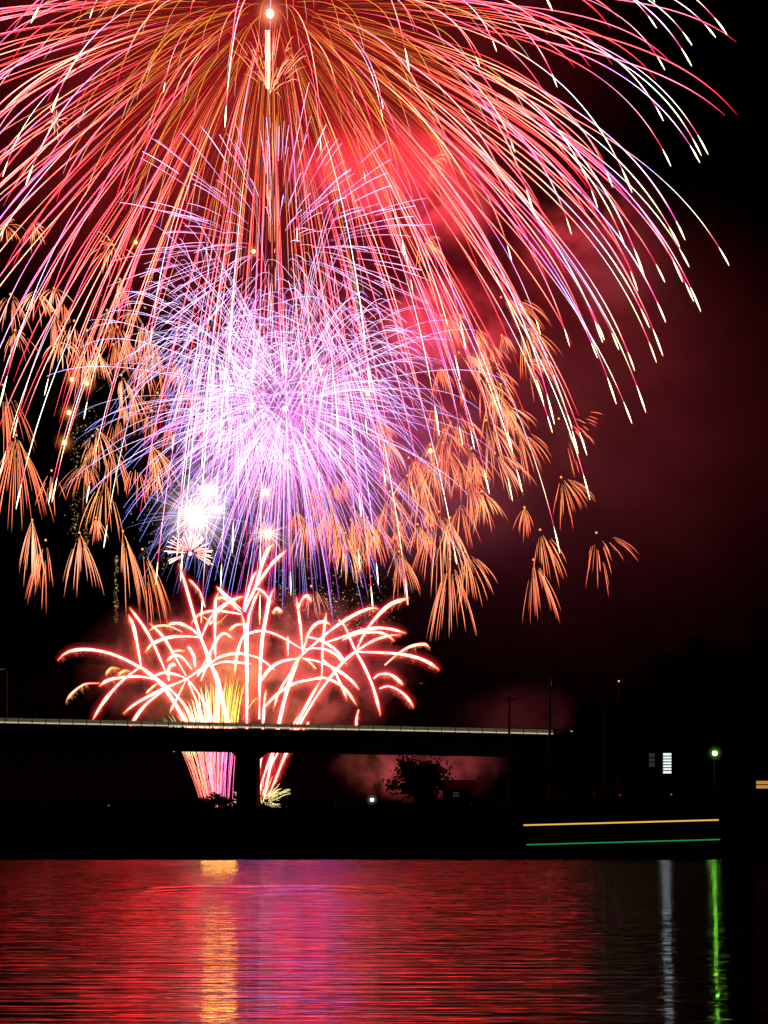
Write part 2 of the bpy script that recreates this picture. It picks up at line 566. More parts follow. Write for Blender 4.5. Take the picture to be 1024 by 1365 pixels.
def tree(name, base, h, crown_r, label, seed, n=2600, leaf=0.3, group=None, cat="tree", low=0.25):
    b = np.array(base, float)
    t = empty(name, b, label, cat, group)
    r = np.random.default_rng(seed)
    m = MB().rod([b - [0, 0, 0.4], b + [0.1, 0, h * 0.3], b + [r.normal() * 0.2, 0, h * 0.6]], [0.05 * h * 0.6 + 0.05, 0.03 * h * 0.6 + 0.04, 0.03 * h * 0.3 + 0.03])
    for i in range(6):
        a = r.uniform(0, 6.28)
        s = b + [0, 0, h * r.uniform(0.3, 0.5)]
        e = b + [math.cos(a) * crown_r * 0.7, math.sin(a) * crown_r * 0.7, h * r.uniform(0.55, 0.85)]
        m.rod([s, (s + e) / 2 + [0, 0, 0.2], e], [0.02 * h, 0.013 * h, 0.006 * h], 6)
    m.build("trunk", BARK, t, b)
    zc = h * (low + 1) / 2
    v, f = foliage(b + [0, 0, zc], crown_r, crown_r, h * (1 - low) / 2, n, leaf, seed)
    mesh_obj("crown", v, f, LEAF, t, b)
    return t


def on_ground(x, Y):
    X = (x - 512) / F * Y
    return np.array([X, Y, float(ground_z(X, Y))])


tree("round_tree", on_ground(557, 182), 7.6, 3.9, "round bushy tree standing alone under the bridge before the red smoke", 21, 4200, 0.28, low=0.12)
for i, (x, Y, h, cr) in enumerate(((702, 186, 6.3, 4.2), (764, 190, 11.0, 4.0), (796, 196, 14.5, 4.0))):
    tree("riverside_tree", on_ground(x, Y), h, cr, ["broad dark tree hiding the bridge's right end, between two utility poles", "dark tree just right of the tallest utility pole",
         "loose dark tree behind the slim pole near the hill's foot"][i], 30 + i, 3200, 0.32, low=0.1)
hill_spots = [(830, 225, 9, 5), (850, 240, 10, 6), (872, 232, 10, 6), (890, 250, 12, 7), (915, 240, 11, 6), (935, 255, 12, 7), (955, 236, 12, 6), (980, 250, 11, 7), (1000, 240, 12, 6),
              (1022, 255, 12, 7), (842, 262, 10, 6), (1040, 238, 12, 6), (925, 226, 10, 6), (990, 224, 10, 6), (868, 218, 9, 5)]
for i, (x, Y, h, cr) in enumerate(hill_spots):
    tree("hill_tree", on_ground(x, Y), h, cr, "dark tree of the wooded hill behind the houses on the right bank", 50 + i, 2200, 0.42, group="trees on the dark right hill", low=0.05)
for i, (x, Y, h, cr) in enumerate(((258, 178, 1.6, 2.6), (283, 176, 2.3, 2.0), (300, 178, 1.5, 1.7), (210, 178, 1.4, 2.4), (150, 177, 1.3, 2.2), (90, 178, 1.5, 2.4), (30, 177, 1.4, 2.2),
                                   (392, 178, 1.2, 1.9), (430, 177, 1.0, 1.6), (520, 177, 1.2, 2.0), (590, 174, 1.1, 1.8), (640, 172, 1.4, 2.2))):
    tree("shrub", on_ground(x, Y), h, cr, "low dark shrub on top of the unlit river bank under the bridge", 80 + i, 900, 0.16, group="shrubs along the dark bank", cat="shrub", low=0.05)


# reeds along the bank: nobody could count them
def reeds():
    r = np.random.default_rng(5)
    V, fc = [], []
    for i in range(9000):
        x = r.uniform(-70, 75); y = r.uniform(136.5, 178)
        z = float(0)
        V.append((x, y)); 
    A = np.array(V); z = ground_z(A[:, 0], A[:, 1])
    V, fc = [], []
    for (x, y), zz in zip(A, z):
        if zz < -0.3: continue
        h = r.uniform(0.25, 0.9); w = 0.05; d = r.normal(size=2) * 0.2
        i = len(V)
        V += [(x - w, y, zz - 0.05), (x + w, y, zz - 0.05), (x + d[0], y + d[1], zz + h)]
        fc.append([i, i + 1, i + 2])
    return tag(mesh_obj("bank_grass", V, fc, GRASS), "rough dark grass and reeds covering the far river bank", "grass", kind="stuff")


reeds()

# ------------------------------------------------------------------ houses and small lights on the right bank
WHITELIGHT = lamp_mat("white_window_light", (0.92, 1.0, 1.0), 1.0)
DIMWIN = lamp_mat("dim_window_light", (0.75, 0.8, 0.7), 0.03)
WARM = lamp_mat("warm_garage_light", (1.0, 0.48, 0.10), 0.5)


def house(x0, x1, ytop, yb, Y, label, roofmat, depth=7, name="house"):
    a, b = P(x0, yb, Y), P(x1, ytop, Y)
    zb = float(ground_z((a[0] + b[0]) / 2, Y)) - 0.6
    t = empty(name, ((a[0] + b[0]) / 2, Y, zb), label, "house")
    o = np.array(t.location)
    MB().box(a[0], b[0], Y, Y + depth, zb, b[2]).build("wall", PLASTER, t, o)
    mid = Y + depth / 2
    m = MB(); ov = 0.5
    rise = 1.5
    m.v = [(a[0] - ov, Y - ov, b[2] + 0.003), (b[0] + ov, Y - ov, b[2] + 0.003), (b[0] + ov, Y + depth + ov, b[2] + 0.003), (a[0] - ov, Y + depth + ov, b[2] + 0.003), (a[0] - ov, mid, b[2] + rise), (b[0] + ov, mid, b[2] + rise)]
    m.f = [[0, 1, 5, 4], [2, 3, 4, 5], [1, 2, 5], [3, 0, 4], [3, 2, 1, 0]]
    m.build("roof", roofmat, t, o)
    return t, o


def window(t, o, x0, x1, y0, y1, Y, mat, bars=0, name="window"):
    a, b = P(x0, y1, Y), P(x1, y0, Y)
    f = MB()
    w = 0.08
    f.box(a[0] - w, a[0], Y - 0.06, Y - 0.003, a[2] - w, b[2] + w).box(b[0], b[0] + w, Y - 0.06, Y - 0.003, a[2] - w, b[2] + w)
    f.box(a[0], b[0], Y - 0.06, Y - 0.003, b[2], b[2] + w).box(a[0], b[0], Y - 0.06, Y - 0.003, a[2] - w, a[2])
    for i in range(bars):
        z = a[2] + (b[2] - a[2]) * (i + 1) / (bars + 1)
        f.box(a[0], b[0], Y - 0.07, Y - 0.03, z - 0.07, z + 0.07)
    fr = f.build(name, DARKSTEEL, t, o)
    MB().box(a[0], b[0], Y - 0.028, Y - 0.005, a[2], b[2]).build("pane", mat, fr, o)
    return fr


t, o = house(842, 938, 988, 1060, 186, "dark house with a bright white louvred window", ROOF)
window(t, o, 884, 895, 1004, 1031, 186, WHITELIGHT, 6)
window(t, o, 865, 873, 1004, 1022, 186, DIMWIN, 2)
t, o = house(972, 1100, 990, 1060, 184, "dark house with a warm orange lit doorway by the right picture edge", ROOF)
window(t, o, 1008, 1040, 1041, 1051, 184, WARM, 1, "lit_doorway")
window(t, o, 988, 1006, 1003, 1020, 184, DARKGLASS, 1)
t, o = house(592, 630, 1052, 1066, 205, "small house with a red roof right of the round tree", REDROOF, 5)
window(t, o, 604, 612, 1056, 1062, 205, DIMWIN, 1)


def lamp_post(x, y, Y, colr, strength, glow, label, bulb_r=0.2, watts=0, power_col=None, halo=None, halo_peak=0.5):
    """A short post carrying one lit globe."""
    h = P(x, y, Y)
    zb = float(ground_z(h[0], Y)) - 0.1
    base = np.array([h[0], Y, zb])
    t = empty("lamp_post", base, label, "street lamp")
    MB().rod([base, [h[0], Y, (zb + h[2]) / 2], [h[0], Y, h[2] - bulb_r * 0.9]], [0.08, 0.07, 0.06]).build("post", DARKSTEEL, t, base)
    MB().rod([[h[0], Y, h[2] + bulb_r * 0.8], [h[0], Y, h[2] + bulb_r * 1.3]], [bulb_r * 1.2, bulb_r * 0.5], 10).build("cap", DARKSTEEL, t, base)
    MB().ball(h, bulb_r).build("globe", lamp_mat("lit_globe", colr, strength), t, base, smooth=True)
    if halo:
        halo_ball(t, h, base, halo, power_col or colr, halo_peak)  # glare round the globe, painted as emission
    if watts:
        d = bpy.data.lights.new("lamp_light", 'SPOT')
        d.energy = watts; d.color = power_col or colr; d.shadow_soft_size = 0.3; d.spot_size = math.radians(40); d.spot_blend = 0.5
        lo_ = bpy.data.objects.new("lamp_light", d); COL.objects.link(lo_)
        lo_.parent = t; lo_.location = Vector((h - [0, bulb_r + 0.4, 0] - base).tolist())
        lo_.rotation_euler = (Vector((0, 60, 1)) - Vector(h.tolist())).to_track_quat('-Z', 'Y').to_euler()
    return t


lamp_post(953, 1004, 172, (0.55, 1.0, 0.25), 9.0, 1, "street lamp glowing bright green beside the dark right houses", 0.32, 950, (0.3, 1.0, 0.08), (0.5, 0.7, 1.05), 0.45)
lamp_post(496, 1066, 186, (1.0, 0.97, 0.85), 5.0, 1, "low lamp glowing white on the bank left of the round tree", 0.24, 0, (1, 0.9, 0.7), (0.45, 0.9), 0.35)
lamp_post(232, 1001, 215, (1.0, 0.95, 0.8), 1.2, 1, "distant pale lamp hanging just under the bridge left of the pink sparks", 0.16)
lamp_post(145, 1074, 190, (1.0, 0.45, 0.1), 0.7, 1, "tiny orange lamp on the dark left bank", 0.12)
lamp_post(825, 908, 215, (0.9, 1.0, 0.95), 0.8, 1, "tiny white lamp high on the dark wooded hill", 0.15)
lamp_post(762, 975, 205, (1.0, 0.95, 0.75), 0.6, 1, "small pale car light right of the bridge railing's end", 0.2)  # a car's light, built as a globe on an added post
lamp_post(798, 977, 205, (1.0, 0.95, 0.75), 0.5, 1, "small pale car light farther right along the road among trees", 0.2)  # another car light on a made-up post
lamp_post(827, 1060, 170, (1.0, 0.05, 0.05), 0.35, 1, "tiny red light on the bank below the lit window", 0.12)
lamp_post(895, 1059, 170, (0.6, 0.8, 1.0), 0.25, 1, "tiny bluish light on the bank under the white window", 0.1)
# the window's light falling on the water
wl = bpy.data.lights.new("window_light", 'AREA'); wl.shape = 'RECTANGLE'; wl.size = 1.1; wl.size_y = 2.8; wl.energy = 110; wl.color = (0.85, 0.95, 1.0)
wo = bpy.data.objects.new("window_light", wl); COL.objects.link(wo)
wo.location = Vector(P(889.5, 1017.5, 185.8).tolist()); wo.rotation_euler = (math.radians(-90), 0, 0)

# short bollards and a parked car near the white lamp
for i, (x, y) in enumerate(((447, 1059), (463, 1057), (477, 1060))):
    b = on_ground(x, 184)
    topz = EYE + (HZ - y) / F * 184
    t = empty("bollard", b, "thin pale post in the short row left of the white bank lamp", "post", "pale posts left of the bank lamp")
    MB().rod([b, [b[0], b[1], topz - 0.1]], [0.09, 0.08]).build("shaft", STEEL, t, b)
    MB().ball((b[0], b[1], topz - 0.06), 0.1).build("cap", STEEL, t, b, smooth=True)
cb = on_ground(648, 188)
car = empty("parked_car", cb, "pale parked car beside the red roofed house", "car")
m = MB().prism([(cb[0] - 2.0, cb[2] + 0.35), (cb[0] + 2.0, cb[2] + 0.35), (cb[0] + 2.05, cb[2] + 0.85), (cb[0] + 1.2, cb[2] + 0.95), (cb[0] + 0.6, cb[2] + 1.45), (cb[0] - 1.1, cb[2] + 1.48), (cb[0] - 1.9, cb[2] + 0.98), (cb[0] - 2.05, cb[2] + 0.8)], cb[1], cb[1] + 1.7)
m.build("body", CARPAINT, car, cb)
MB().prism([(cb[0] + 1.05, cb[2] + 0.98), (cb[0] + 0.55, cb[2] + 1.38), (cb[0] - 1.05, cb[2] + 1.4), (cb[0] - 1.6, cb[2] + 1.0)], cb[1] - 0.012, cb[1] - 0.002).build("side_window", DARKGLASS, car, cb)
for s in (-1.25, 1.25):
    MB().rod([[cb[0] + s, cb[1] - 0.05, cb[2] + 0.33], [cb[0] + s, cb[1] + 0.2, cb[2] + 0.33]], [0.33, 0.33], 14).build("wheel", RUBBER, car, cb)

# two boat light trails near the water's edge, as glowing tubes on added stakes
for (x0, y0, x1, y1, c, s, r, lab) in ((698, 1100, 958, 1093, (1.0, 0.50, 0.10), 0.95, 0.085, "long thin orange boat light trail level above the dark water's edge"),
                                        (702, 1126, 960, 1119, (0.02, 0.62, 0.17), 0.42, 0.07, "long thin green boat light trail just under the orange one")):
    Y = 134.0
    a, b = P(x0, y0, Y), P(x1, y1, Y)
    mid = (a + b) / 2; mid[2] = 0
    t = empty("boat_light_trail", mid, lab, "light strip")
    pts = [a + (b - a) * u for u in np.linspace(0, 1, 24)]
    MB().rod(pts, [r] * 24, 6).build("glowing_tube", lamp_mat("boat_trail_glow", c, s), t, mid)
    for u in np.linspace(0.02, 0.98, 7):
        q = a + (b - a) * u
        MB().rod([[q[0], q[1] + 0.12, -1.2], [q[0], q[1] + 0.12, q[2] + 0.02]], [0.02, 0.02], 5).build("added_stake", DARKSTEEL, t, mid)


# ------------------------------------------------------------------ fireworks
def visible_px(pts):
    """Length on the picture of the part of a trail inside the frame."""
    x = 512 + pts[:, 0] / pts[:, 1] * F
    y = HZ - (pts[:, 2] - EYE) / pts[:, 1] * F
    ins = (x > 0) & (x < 1024) & (y > 0) & (y < 1365)
    d = np.hypot(np.diff(x), np.diff(y))
    return float((d * (ins[1:] & ins[:-1])).sum())


def firework(name, centre, label, trails, tips=None, limit=100, trail_name="spark_trail", cat="firework", group=None, sides=4):
    """One burst: its longest trails each a part, the rest one mass of sparks. tips[i] = a fat burning end of trail i."""
    root = empty(name, centre, label, cat, group)
    o = np.array(centre, float)
    vis = [visible_px(t[0]) for t in trails]
    order = sorted(range(len(trails)), key=lambda i: -vis[i])
    tips = tips or {}
    rest = []
    for k, i in enumerate(order):
        if k < limit and vis[i] > 2:
            tr = tubes(trail_name, [trails[i]], SPARK, root, o, sides)
            if i in tips:
                tubes("burning_tip", [tips[i]], SPARK, tr, o, 6)
        else:
            rest.append(trails[i])
            if i in tips:
                rest.append(tips[i])
    if rest:
        tag(tubes("faint_spark_mass", rest, SPARK, root, o, sides), kind="stuff")
    return root, o


def sphere_dirs(n, r):
    i = np.arange(n) + 0.5
    ph = np.arccos(1 - 2 * i / n) + r.normal(size=n) * 0.05
    th = math.pi * (1 + 5 ** 0.5) * i + r.normal(size=n) * 0.12
    return np.stack([np.cos(th) * np.sin(ph), np.sin(th) * np.sin(ph), np.cos(ph)], axis=1)


def ballistic(c, d, R, drop, k, u):
    s = (1 - np.exp(-k * u)) / (1 - math.exp(-k))
    g = (k * u - 1 + np.exp(-k * u)) / (k - 1 + math.exp(-k))
    return np.asarray(c)[None, :] + d[None, :] * (R * s)[:, None] - np.array([0, 0, 1.0])[None, :] * (drop * g)[:, None]


def ramp(u, stops):
    xs_ = [s[0] for s in stops]
    return np.stack([np.interp(u, xs_, [s[1][c] for s in stops]) for c in range(3)], axis=1)


# --- 1. the great red shell at the top
YB = 400.0
UB = YB / F
CB = P(362, 12, YB)
trails, tips = [], {}
r = np.random.default_rng(101)
limb = []
for i in range(95):
    a = math.radians(r.uniform(-58, 34)); e = r.normal() * .28
    v = np.array([math.cos(a) * (1 if i < 62 else -1), e, math.sin(a)])
    limb.append(v / np.linalg.norm(v))
for j, d in enumerate(list(sphere_dirs(430, r)) + limb):
    typeB = r.random() < 0.45
    R = UB * (r.uniform(540, 630) if typeB else r.uniform(400, 610))
    drop = UB * (r.uniform(150, 230) if typeB else r.uniform(90, 150))
    u = np.linspace(0.12, 1, 34)
    pts = ballistic(CB, d, R, drop, 2.2, u)
    g = r.uniform(0.75, 1.3) * np.array([(1, .35, .5), (1, .7, 1.5), (1, 1.5, 1.1), (1, 1, 1)][r.integers(4)])
    wj = r.uniform(.55, 1.2)
    if typeB:
        c = ramp(u, [(0.0, (.3, .06, .005)), (.22, (1.3, .22, .04)), (.34, (7, 1.0, .7)), (.50, (10, 1.5, 1.3)), (.60, (2.4, 1.7, 3.6)), (.70, (3.6, 3.1, 3.8)), (.84, (5.5, 4.2, 2.4)), (.90, (4.5, .3, 1.0)), (.95, (4, .2, .8)), (1.0, (3.5, 1.3, .8))]) * g
        rad = np.interp(u, [0, .25, .45, .6, .85, .93, 1], [.015, .03, .078, .06, .09, .05, .03])
        ut = np.linspace(0.94, 1.02, 7)
        tp = ballistic(CB, d, R, drop, 2.2, ut)
        tips[len(trails)] = (tp, np.array([.03, .08, .14, .17, .15, .09, .02]), np.tile((6.0, 5.2, 2.9), (7, 1)))
    else:
        c = ramp(u, [(0.0, (.3, .05, .005)), (.2, (1.4, .2, .06)), (.36, (8, 1.0, .8)), (.7, (11, 1.55, 1.4)), (.88, (7, .4, .6)), (1.0, (3, .04, .15))]) * g
        rad = np.interp(u, [0, .25, .45, .8, 1], [.015, .03, .078, .068, .02])
    trails.append((pts, rad * wj, c))
red_burst, o = firework("chrysanthemum_burst", CB, "huge red shell burst whose drooping trails fill the upper sky", trails, tips)
for (x, y, wt, rr) in ((70, 230, 4.6e5, 36), (250, 330, 3.2e5, 34), (372, 40, 4.6e5, 40), (520, 250, 2.2e5, 30), (660, 300, 3.6e5, 34)):
    burst_light(red_burst, P(x, y, 396), o, wt, (1.0, 0.010, 0.012), rr)

# --- 2. golden inner shell of the same salvo
trails = []
r = np.random.default_rng(102)
CG = P(362, 10, YB + 6)
for d in sphere_dirs(210, r):
    R = UB * r.uniform(200, 360)
    drop = UB * r.uniform(70, 120)
    u = np.linspace(0.12, 1, 22)
    pts = ballistic(CG, d, R, drop, 2.6, u)
    g = r.uniform(0.6, 1.2)
    c = ramp(u, [(0, (1.0, .34, .03)), (.5, (2.6, 1.0, .1)), (.82, (2.6, 1.05, .12)), (.86, (1.8, 1.7, 1.4)), (1.0, (1.1, 1.2, 1.1))]) * g
    trails.append((pts, np.interp(u, [0, .5, .85, 1], [.02, .038, .042, .02]), c))
firework("golden_burst", CG, "smaller golden orange shell burst nested inside the huge red one", trails)

# --- 3. rising comet tail and burning head under the red shell
CH = P(360, 18, 392)
UH = 392 / F
trails = []
r = np.random.default_rng(103)
base = P(360, 128, 392)
for i in range(70):
    a = r.normal() * 0.35
    L = UH * r.uniform(12, 60)
    d = np.array([math.sin(a), r.normal() * 0.3, math.cos(a)]); d /= np.linalg.norm(d)
    s0 = UH * r.uniform(2, 60)
    u = np.linspace(0, 1, 8)
    pts = base + d * (s0 + L * u)[:, None] + np.array([0, 0, -1.0]) * (UH * 12 * u ** 2)[:, None]
    g = r.uniform(.5, 1.2)
    trails.append((pts, np.interp(u, [0, .4, 1], [.03, .05, .02]), ramp(u, [(0, (5.5, 2.0, 1.2)), (.4, (5, 1.3, .8)), (1, (3, .5, .4))]) * g))
for i in range(6):
    x = 358 + r.normal() * 2.0
    pts = np.array([P(x + r.normal() * .3, y, 390) for y in np.linspace(118, 40, 9)])
    trails.append((pts, np.interp(np.linspace(0, 1, 9), [0, .3, .7, 1], [.02, .06, .08, .04]), np.tile((6, 4.0, 2.6), (9, 1))))
for i in range(26):
    y0 = r.uniform(150, 380); x = 363 + r.normal() * 5
    pts = np.array([P(x, y, 391) for y in np.linspace(y0, y0 + r.uniform(15, 70), 6)])
    trails.append((pts, np.interp(np.linspace(0, 1, 6), [0, .5, 1], [.02, .06, .02]), np.tile(np.array((4.6, 1.6, 1.0)) * r.uniform(.5, 1.2), (6, 1))))
root, o = firework("rising_comet", CH, "white burning comet head with a spraying tail at the red burst's centre", trails)
ball("burning_head", CH, UH * 5, (9, 8, 6), SPARK, root, o)
halo_ball(root, CH, o, (UH * 26,), (1.0, .3, .15), 1.6)

# --- 4. the purple shells
YP = 385.0
UP = YP / F


def purple(name, cx, cy, Y, R0, R1, drop, k, n, u0, w, gain, label, seed, stops, light=None):
    r = np.random.default_rng(seed)
    U = Y / F
    C = P(cx, cy, Y)
    tr = []
    for d in sphere_dirs(n, r):
        R = U * r.uniform(R0, R1) * (1 - .3 * max(0.0, -d[2]))
        u = np.linspace(u0 * r.uniform(0.5, 1.5), r.uniform(.82, 1), 18)
        pts = ballistic(C, d, R, U * drop * r.uniform(.8, 1.2), k, u)
        g = gain * r.uniform(0.55, 1.35)
        tr.append((pts, w * r.uniform(.75, 1.25) * np.interp(u, [0, .15, .8, 1], [.6, 1, 1, .45]), ramp(u, stops) * g))
    root, o = firework(name, C, label, tr)
    if light:
        burst_light(root, C + [0, 6, 0], o, *light)
    return root, o, C


LIL = [(0, (1.6, .6, 1.4)), (.3, (4.0, 2.8, 4.4)), (.62, (3.3, 2.5, 4.8)), (.8, (1.5, 1.5, 4.8)), (1, (.8, .9, 3.8))]
LIL2 = [(0, (.4, .2, .5)), (.35, (1.2, .6, 1.6)), (.6, (3.8, 1.8, 3.6)), (.9, (4.6, 2.4, 4.2)), (1, (4, 1.8, 3.4))]
purple("lilac_burst", 368, 340, 392, 150, 248, 30, 1.2, 250, .4, .036, 1.0, "upper lilac shell burst of straight crossing lines, tips reaching into the red trails", 201, LIL2)
root, o, C = purple("violet_burst", 380, 545, 385, 130, 340, 80, 1.9, 430, .16, .027, .85, "largest violet and blue shell burst in the middle of the sky", 202, LIL, (1.6e5, (.5, .12, .85), 20))
ball("burst_core", C, UP * 3.0, (8, 5, 6), SPARK, root, o)
root, o, C = purple("pink_burst", 340, 589, 380, 60, 150, 20, 1.6, 150, .12, .03, 1.0, "small dense pink burst at the violet burst's lower left", 203, [(0, (3.4, 1.4, 2.4)), (.5, (2.0, .8, 1.8)), (1, (.8, .35, 1.1))])
ball("burst_core", C, UP * 2.6, (8, 5, 5), SPARK, root, o)
root, o, C = purple("pink_burst", 382, 608, 378, 40, 105, 14, 1.6, 110, .12, .03, 1.0, "small round pink burst right beneath the violet burst's centre", 204, [(0, (3.6, 1.6, 2.2)), (.5, (2.0, .75, 1.8)), (1, (.8, .3, 1.2))])
ball("burst_core", C, UP * 3.0, (9, 5.5, 4), SPARK, root, o)
purple("blue_burst", 285, 455, 383, 50, 185, 60, 2.2, 360, .3, .025, .85, "blue lilac burst of short curling arcs left of the violet burst's centre", 206, LIL)
purple("blue_burst", 446, 468, 381, 60, 190, 70, 2.2, 240, .3, .026, .8, "blue lilac burst of curling arcs on the upper right of the violet burst's centre", 207, LIL)
purple("blue_burst", 318, 545, 379, 50, 165, 60, 2.0, 210, .25, .026, .8, "blue lilac burst of curling arcs on the lower left of the violet burst's centre", 208, LIL)
purple("magenta_burst", 392, 590, 388, 120, 235, 110, 2.0, 150, .25, .034, 1.7, "magenta burst whose straight lines fall below the violet one", 205, [(0, (1.6, .4, 1.3)), (.5, (1.7, .25, .9)), (.8, (.8, .2, 1.4)), (1, (.2, .2, 1.2))])


# --- 5. white stars
def white_star(x, y, Y, core, R, n, colA, colB, halo, peak, label, seed, w=.034, watts=0, hue=(1, .8, .55)):
    r = np.random.default_rng(seed)
    U = Y / F
    C = P(x, y, Y)
    tr = []
    for d in sphere_dirs(n, r):
        u = np.linspace(0.05, 1, 8)
        pts = ballistic(C, d, U * R * r.uniform(.45, 1.1), U * R * .12, 1.2, u)
        tr.append((pts, w * np.interp(u, [0, .5, 1], [1.4, 1, .4]), ramp(u, [(0, colA), (.45, colB), (1, tuple(q * .25 for q in colB))])))
    root, o = firework("white_star", C, label, tr)
    ball("burning_core", C, U * core, (12, 10.5, 8), SPARK, root, o)
    halo_ball(root, C, o, [U * h for h in halo], hue, peak)
    if watts:
        burst_light(root, C + [0, U * core + 3, 0], o, watts, hue, 1.5)
    return root


white_star(262, 688, 376, 7, 95, 150, (2.4, 1.6, 1.3), (.7, .6, 1.7), (10, 20, 62), 1.1, "brightest white star at the lower left of the violet burst", 301, watts=6e3)
white_star(278, 655, 377, 4.5, 70, 100, (2.4, 1.6, 1.4), (.8, .6, 1.4), (7, 15, 32), .55, "second white star, above and right of the brightest one", 302)
white_star(290, 680, 375, 2.6, 34, 60, (3, 2, 1.4), (.8, .5, .6), (5, 12), .4, "small white star right of the two bright ones", 303)
white_star(354, 656, 377, 3, 38, 54, (3, 1.6, .9), (1.1, .45, .4), (5, 13), .35, "small peach star with fine rays over another like it", 304)
white_star(358, 711, 376, 4, 46, 60, (3.6, 2.2, 1.3), (1.2, .55, .45), (6, 15), .45, "spiky peach white star above the red comets' tallest tip", 305)

# --- 6. the small cream dahlia
r = np.random.default_rng(310)
YD = 372
CD = P(254, 738, YD)
tr = []
for i in range(54):
    a = r.uniform(-1.95, 1.95)
    e = r.uniform(-.9, .9)
    d = np.array([math.sin(a) * math.cos(e), math.sin(e), math.cos(a) * math.cos(e)])
    u = np.linspace(.22, 1, 7)
    pts = ballistic(CD, d, px(r.uniform(27, 36), YD), px(3, YD), 1.0, u)
    tr.append((pts, np.interp(u, [.2, .8, 1], [.05, .12, .07]), ramp(u, [(0, (5, .8, .7)), (.5, (4.4, 1.2, .9)), (1, (4.2, 2.6, 1.9))])))
root, o = firework("dahlia_burst", CD, "small cream and pink burst of thick short rays above the red comets", tr)
ball("burning_core", CD, px(2.2, YD), (6, 3.5, 2.0), SPARK, root, o)

# --- 7. orange falling spark fans
fan_count = 0


def spark_fan(x, y, L, lean, spread, n=22, bright=1.0, gap=0.0, droop=.35, pale=0.0, label=None, Y=None, head=True, group=None, w=1.0):
    """A small shell that throws a sheaf of sparks; lean 0 = straight down, positive = to the right."""
    global fan_count
    fan_count += 1
    r = np.random.default_rng(400 + fan_count)
    Y = Y or r.uniform(330, 440)
    U = Y / F
    A = P(x, y, Y)
    tr = []
    gold_k = r.random() ** 2
    for i in range(n):
        a = math.radians(lean + spread * r.uniform(-1, 1))
        e = math.radians(spread * .6 * r.uniform(-1, 1))
        d = np.array([math.sin(a) * math.cos(e), math.sin(e), -math.cos(a) * math.cos(e)])
        Lr = L * U * r.choice([r.uniform(.45, .8), r.uniform(.8, 1.12)])
        u = np.linspace(gap + r.uniform(0, .28), r.uniform(.85, 1), 10)
        pts = ballistic(A, d, Lr / (1 + droop * .6), Lr * droop, 1.5, u)
        t = (u - u[0]) / (u[-1] - u[0])
        g = bright * r.uniform(.6, 1.25)
        gold = gold_k
        c = np.array([1, 1 + .22 * gold, 1 - .1 * gold]) * ramp(t, [(0, (3.4, 1.3, .55)), (.1, (2.8, .7, .26)), (.3, (3.6, .72 + 1.5 * pale, .34 + 1.2 * pale)), (.7, (3.0, .5 + 1.1 * pale, .22 + .7 * pale)), (1, (1.2, .2, .06))]) * g
        tr.append((pts, w * U * r.uniform(.7, 1.25) * np.interp(t, [0, .45, .8, 1], [.10, .31, .26, .07]), c))
    name = "spark_fan"
    root, o = firework(name, A, label, tr, limit=40, group=group)
    if head:
        ball("glowing_head", A, U * 1.5, (1.6, .6, .12), SPARK, root, o, 8, 6)
    return root


single = [
    # x, y, L, lean, spread, n, bright, gap, droop, pale, label
    (745, 558, 78, 62, 44, 20, .8, .38, .25, 0, "lone orange spark fan blown sideways, its glowing head set apart on the left"),
    (748, 636, 62, 28, 48, 22, .85, .1, .3, 0, "lone orange spark fan directly under the sideways blown one"),
    (720, 706, 70, 22, 36, 22, .85, .1, .35, 0, "orange spark fan hanging over another, left of the rightmost fan"),
    (711, 746, 78, 14, 30, 24, .9, .05, .35, 0, "lowest orange spark fan in the far right pair"),
    (795, 710, 72, 22, 58, 22, .8, .2, .3, 0, "rightmost wide orange spark fan, alone in the dark sky"),
    (600, 745, 95, 2, 26, 30, 1.0, .1, .35, .15, "dense orange spark fan hanging lowest beneath the big swarm"),
    (43, 693, 80, -4, 22, 26, .95, .0, .4, .3, "cream and red spark fan at the lower left with a sharp peak"),
    (61, 720, 78, -6, 22, 20, .9, .12, .35, 0, "narrow orange spark fan overlapping the sharp peaked cream one"),
    (106, 710, 74, 3, 28, 22, .95, .0, .4, .35, "cream and red spark fan standing alone at the lower left"),
    (164, 708, 92, 12, 18, 22, .95, .02, .4, .2, "long orange spark fan leaning right, second from the red comets"),
    (190, 732, 92, 20, 16, 20, .9, .1, .4, 0, "thin orange spark fan nearest the left edge of the red comets"),
    (22, 580, 112, 2, 32, 32, 1.0, .05, .35, 0, "large orange spark fan at the left edge of the sky"),
    (4, 513, 90, 12, 30, 20, .85, .1, .4, 0, "orange spark fan cut by the left edge above the large one"),
    (150, 326, 42, 0, 165, 26, 1.0, .1, .25, .25, "star shaped orange spark burst left of the lilac lines"),
    (75, 160, 26, 0, 170, 22, 1.0, .05, .2, .5, "tiny cream spark star crossed by red trails at the upper left"),
    (82, 457, 42, 10, 95, 22, 1.0, .1, .6, .5, "umbrella shaped cream spark fan on the left"),
    (130, 572, 58, 22, 40, 20, 1.0, .0, .4, .3, "pink orange spark fan beside the left glitter column"),
    (202, 594, 62, 28, 32, 20, 1.0, .0, .3, .2, "salmon spark fan above and left of the white stars"),
]
for a in single:
    spark_fan(*a[:10], label=a[10])
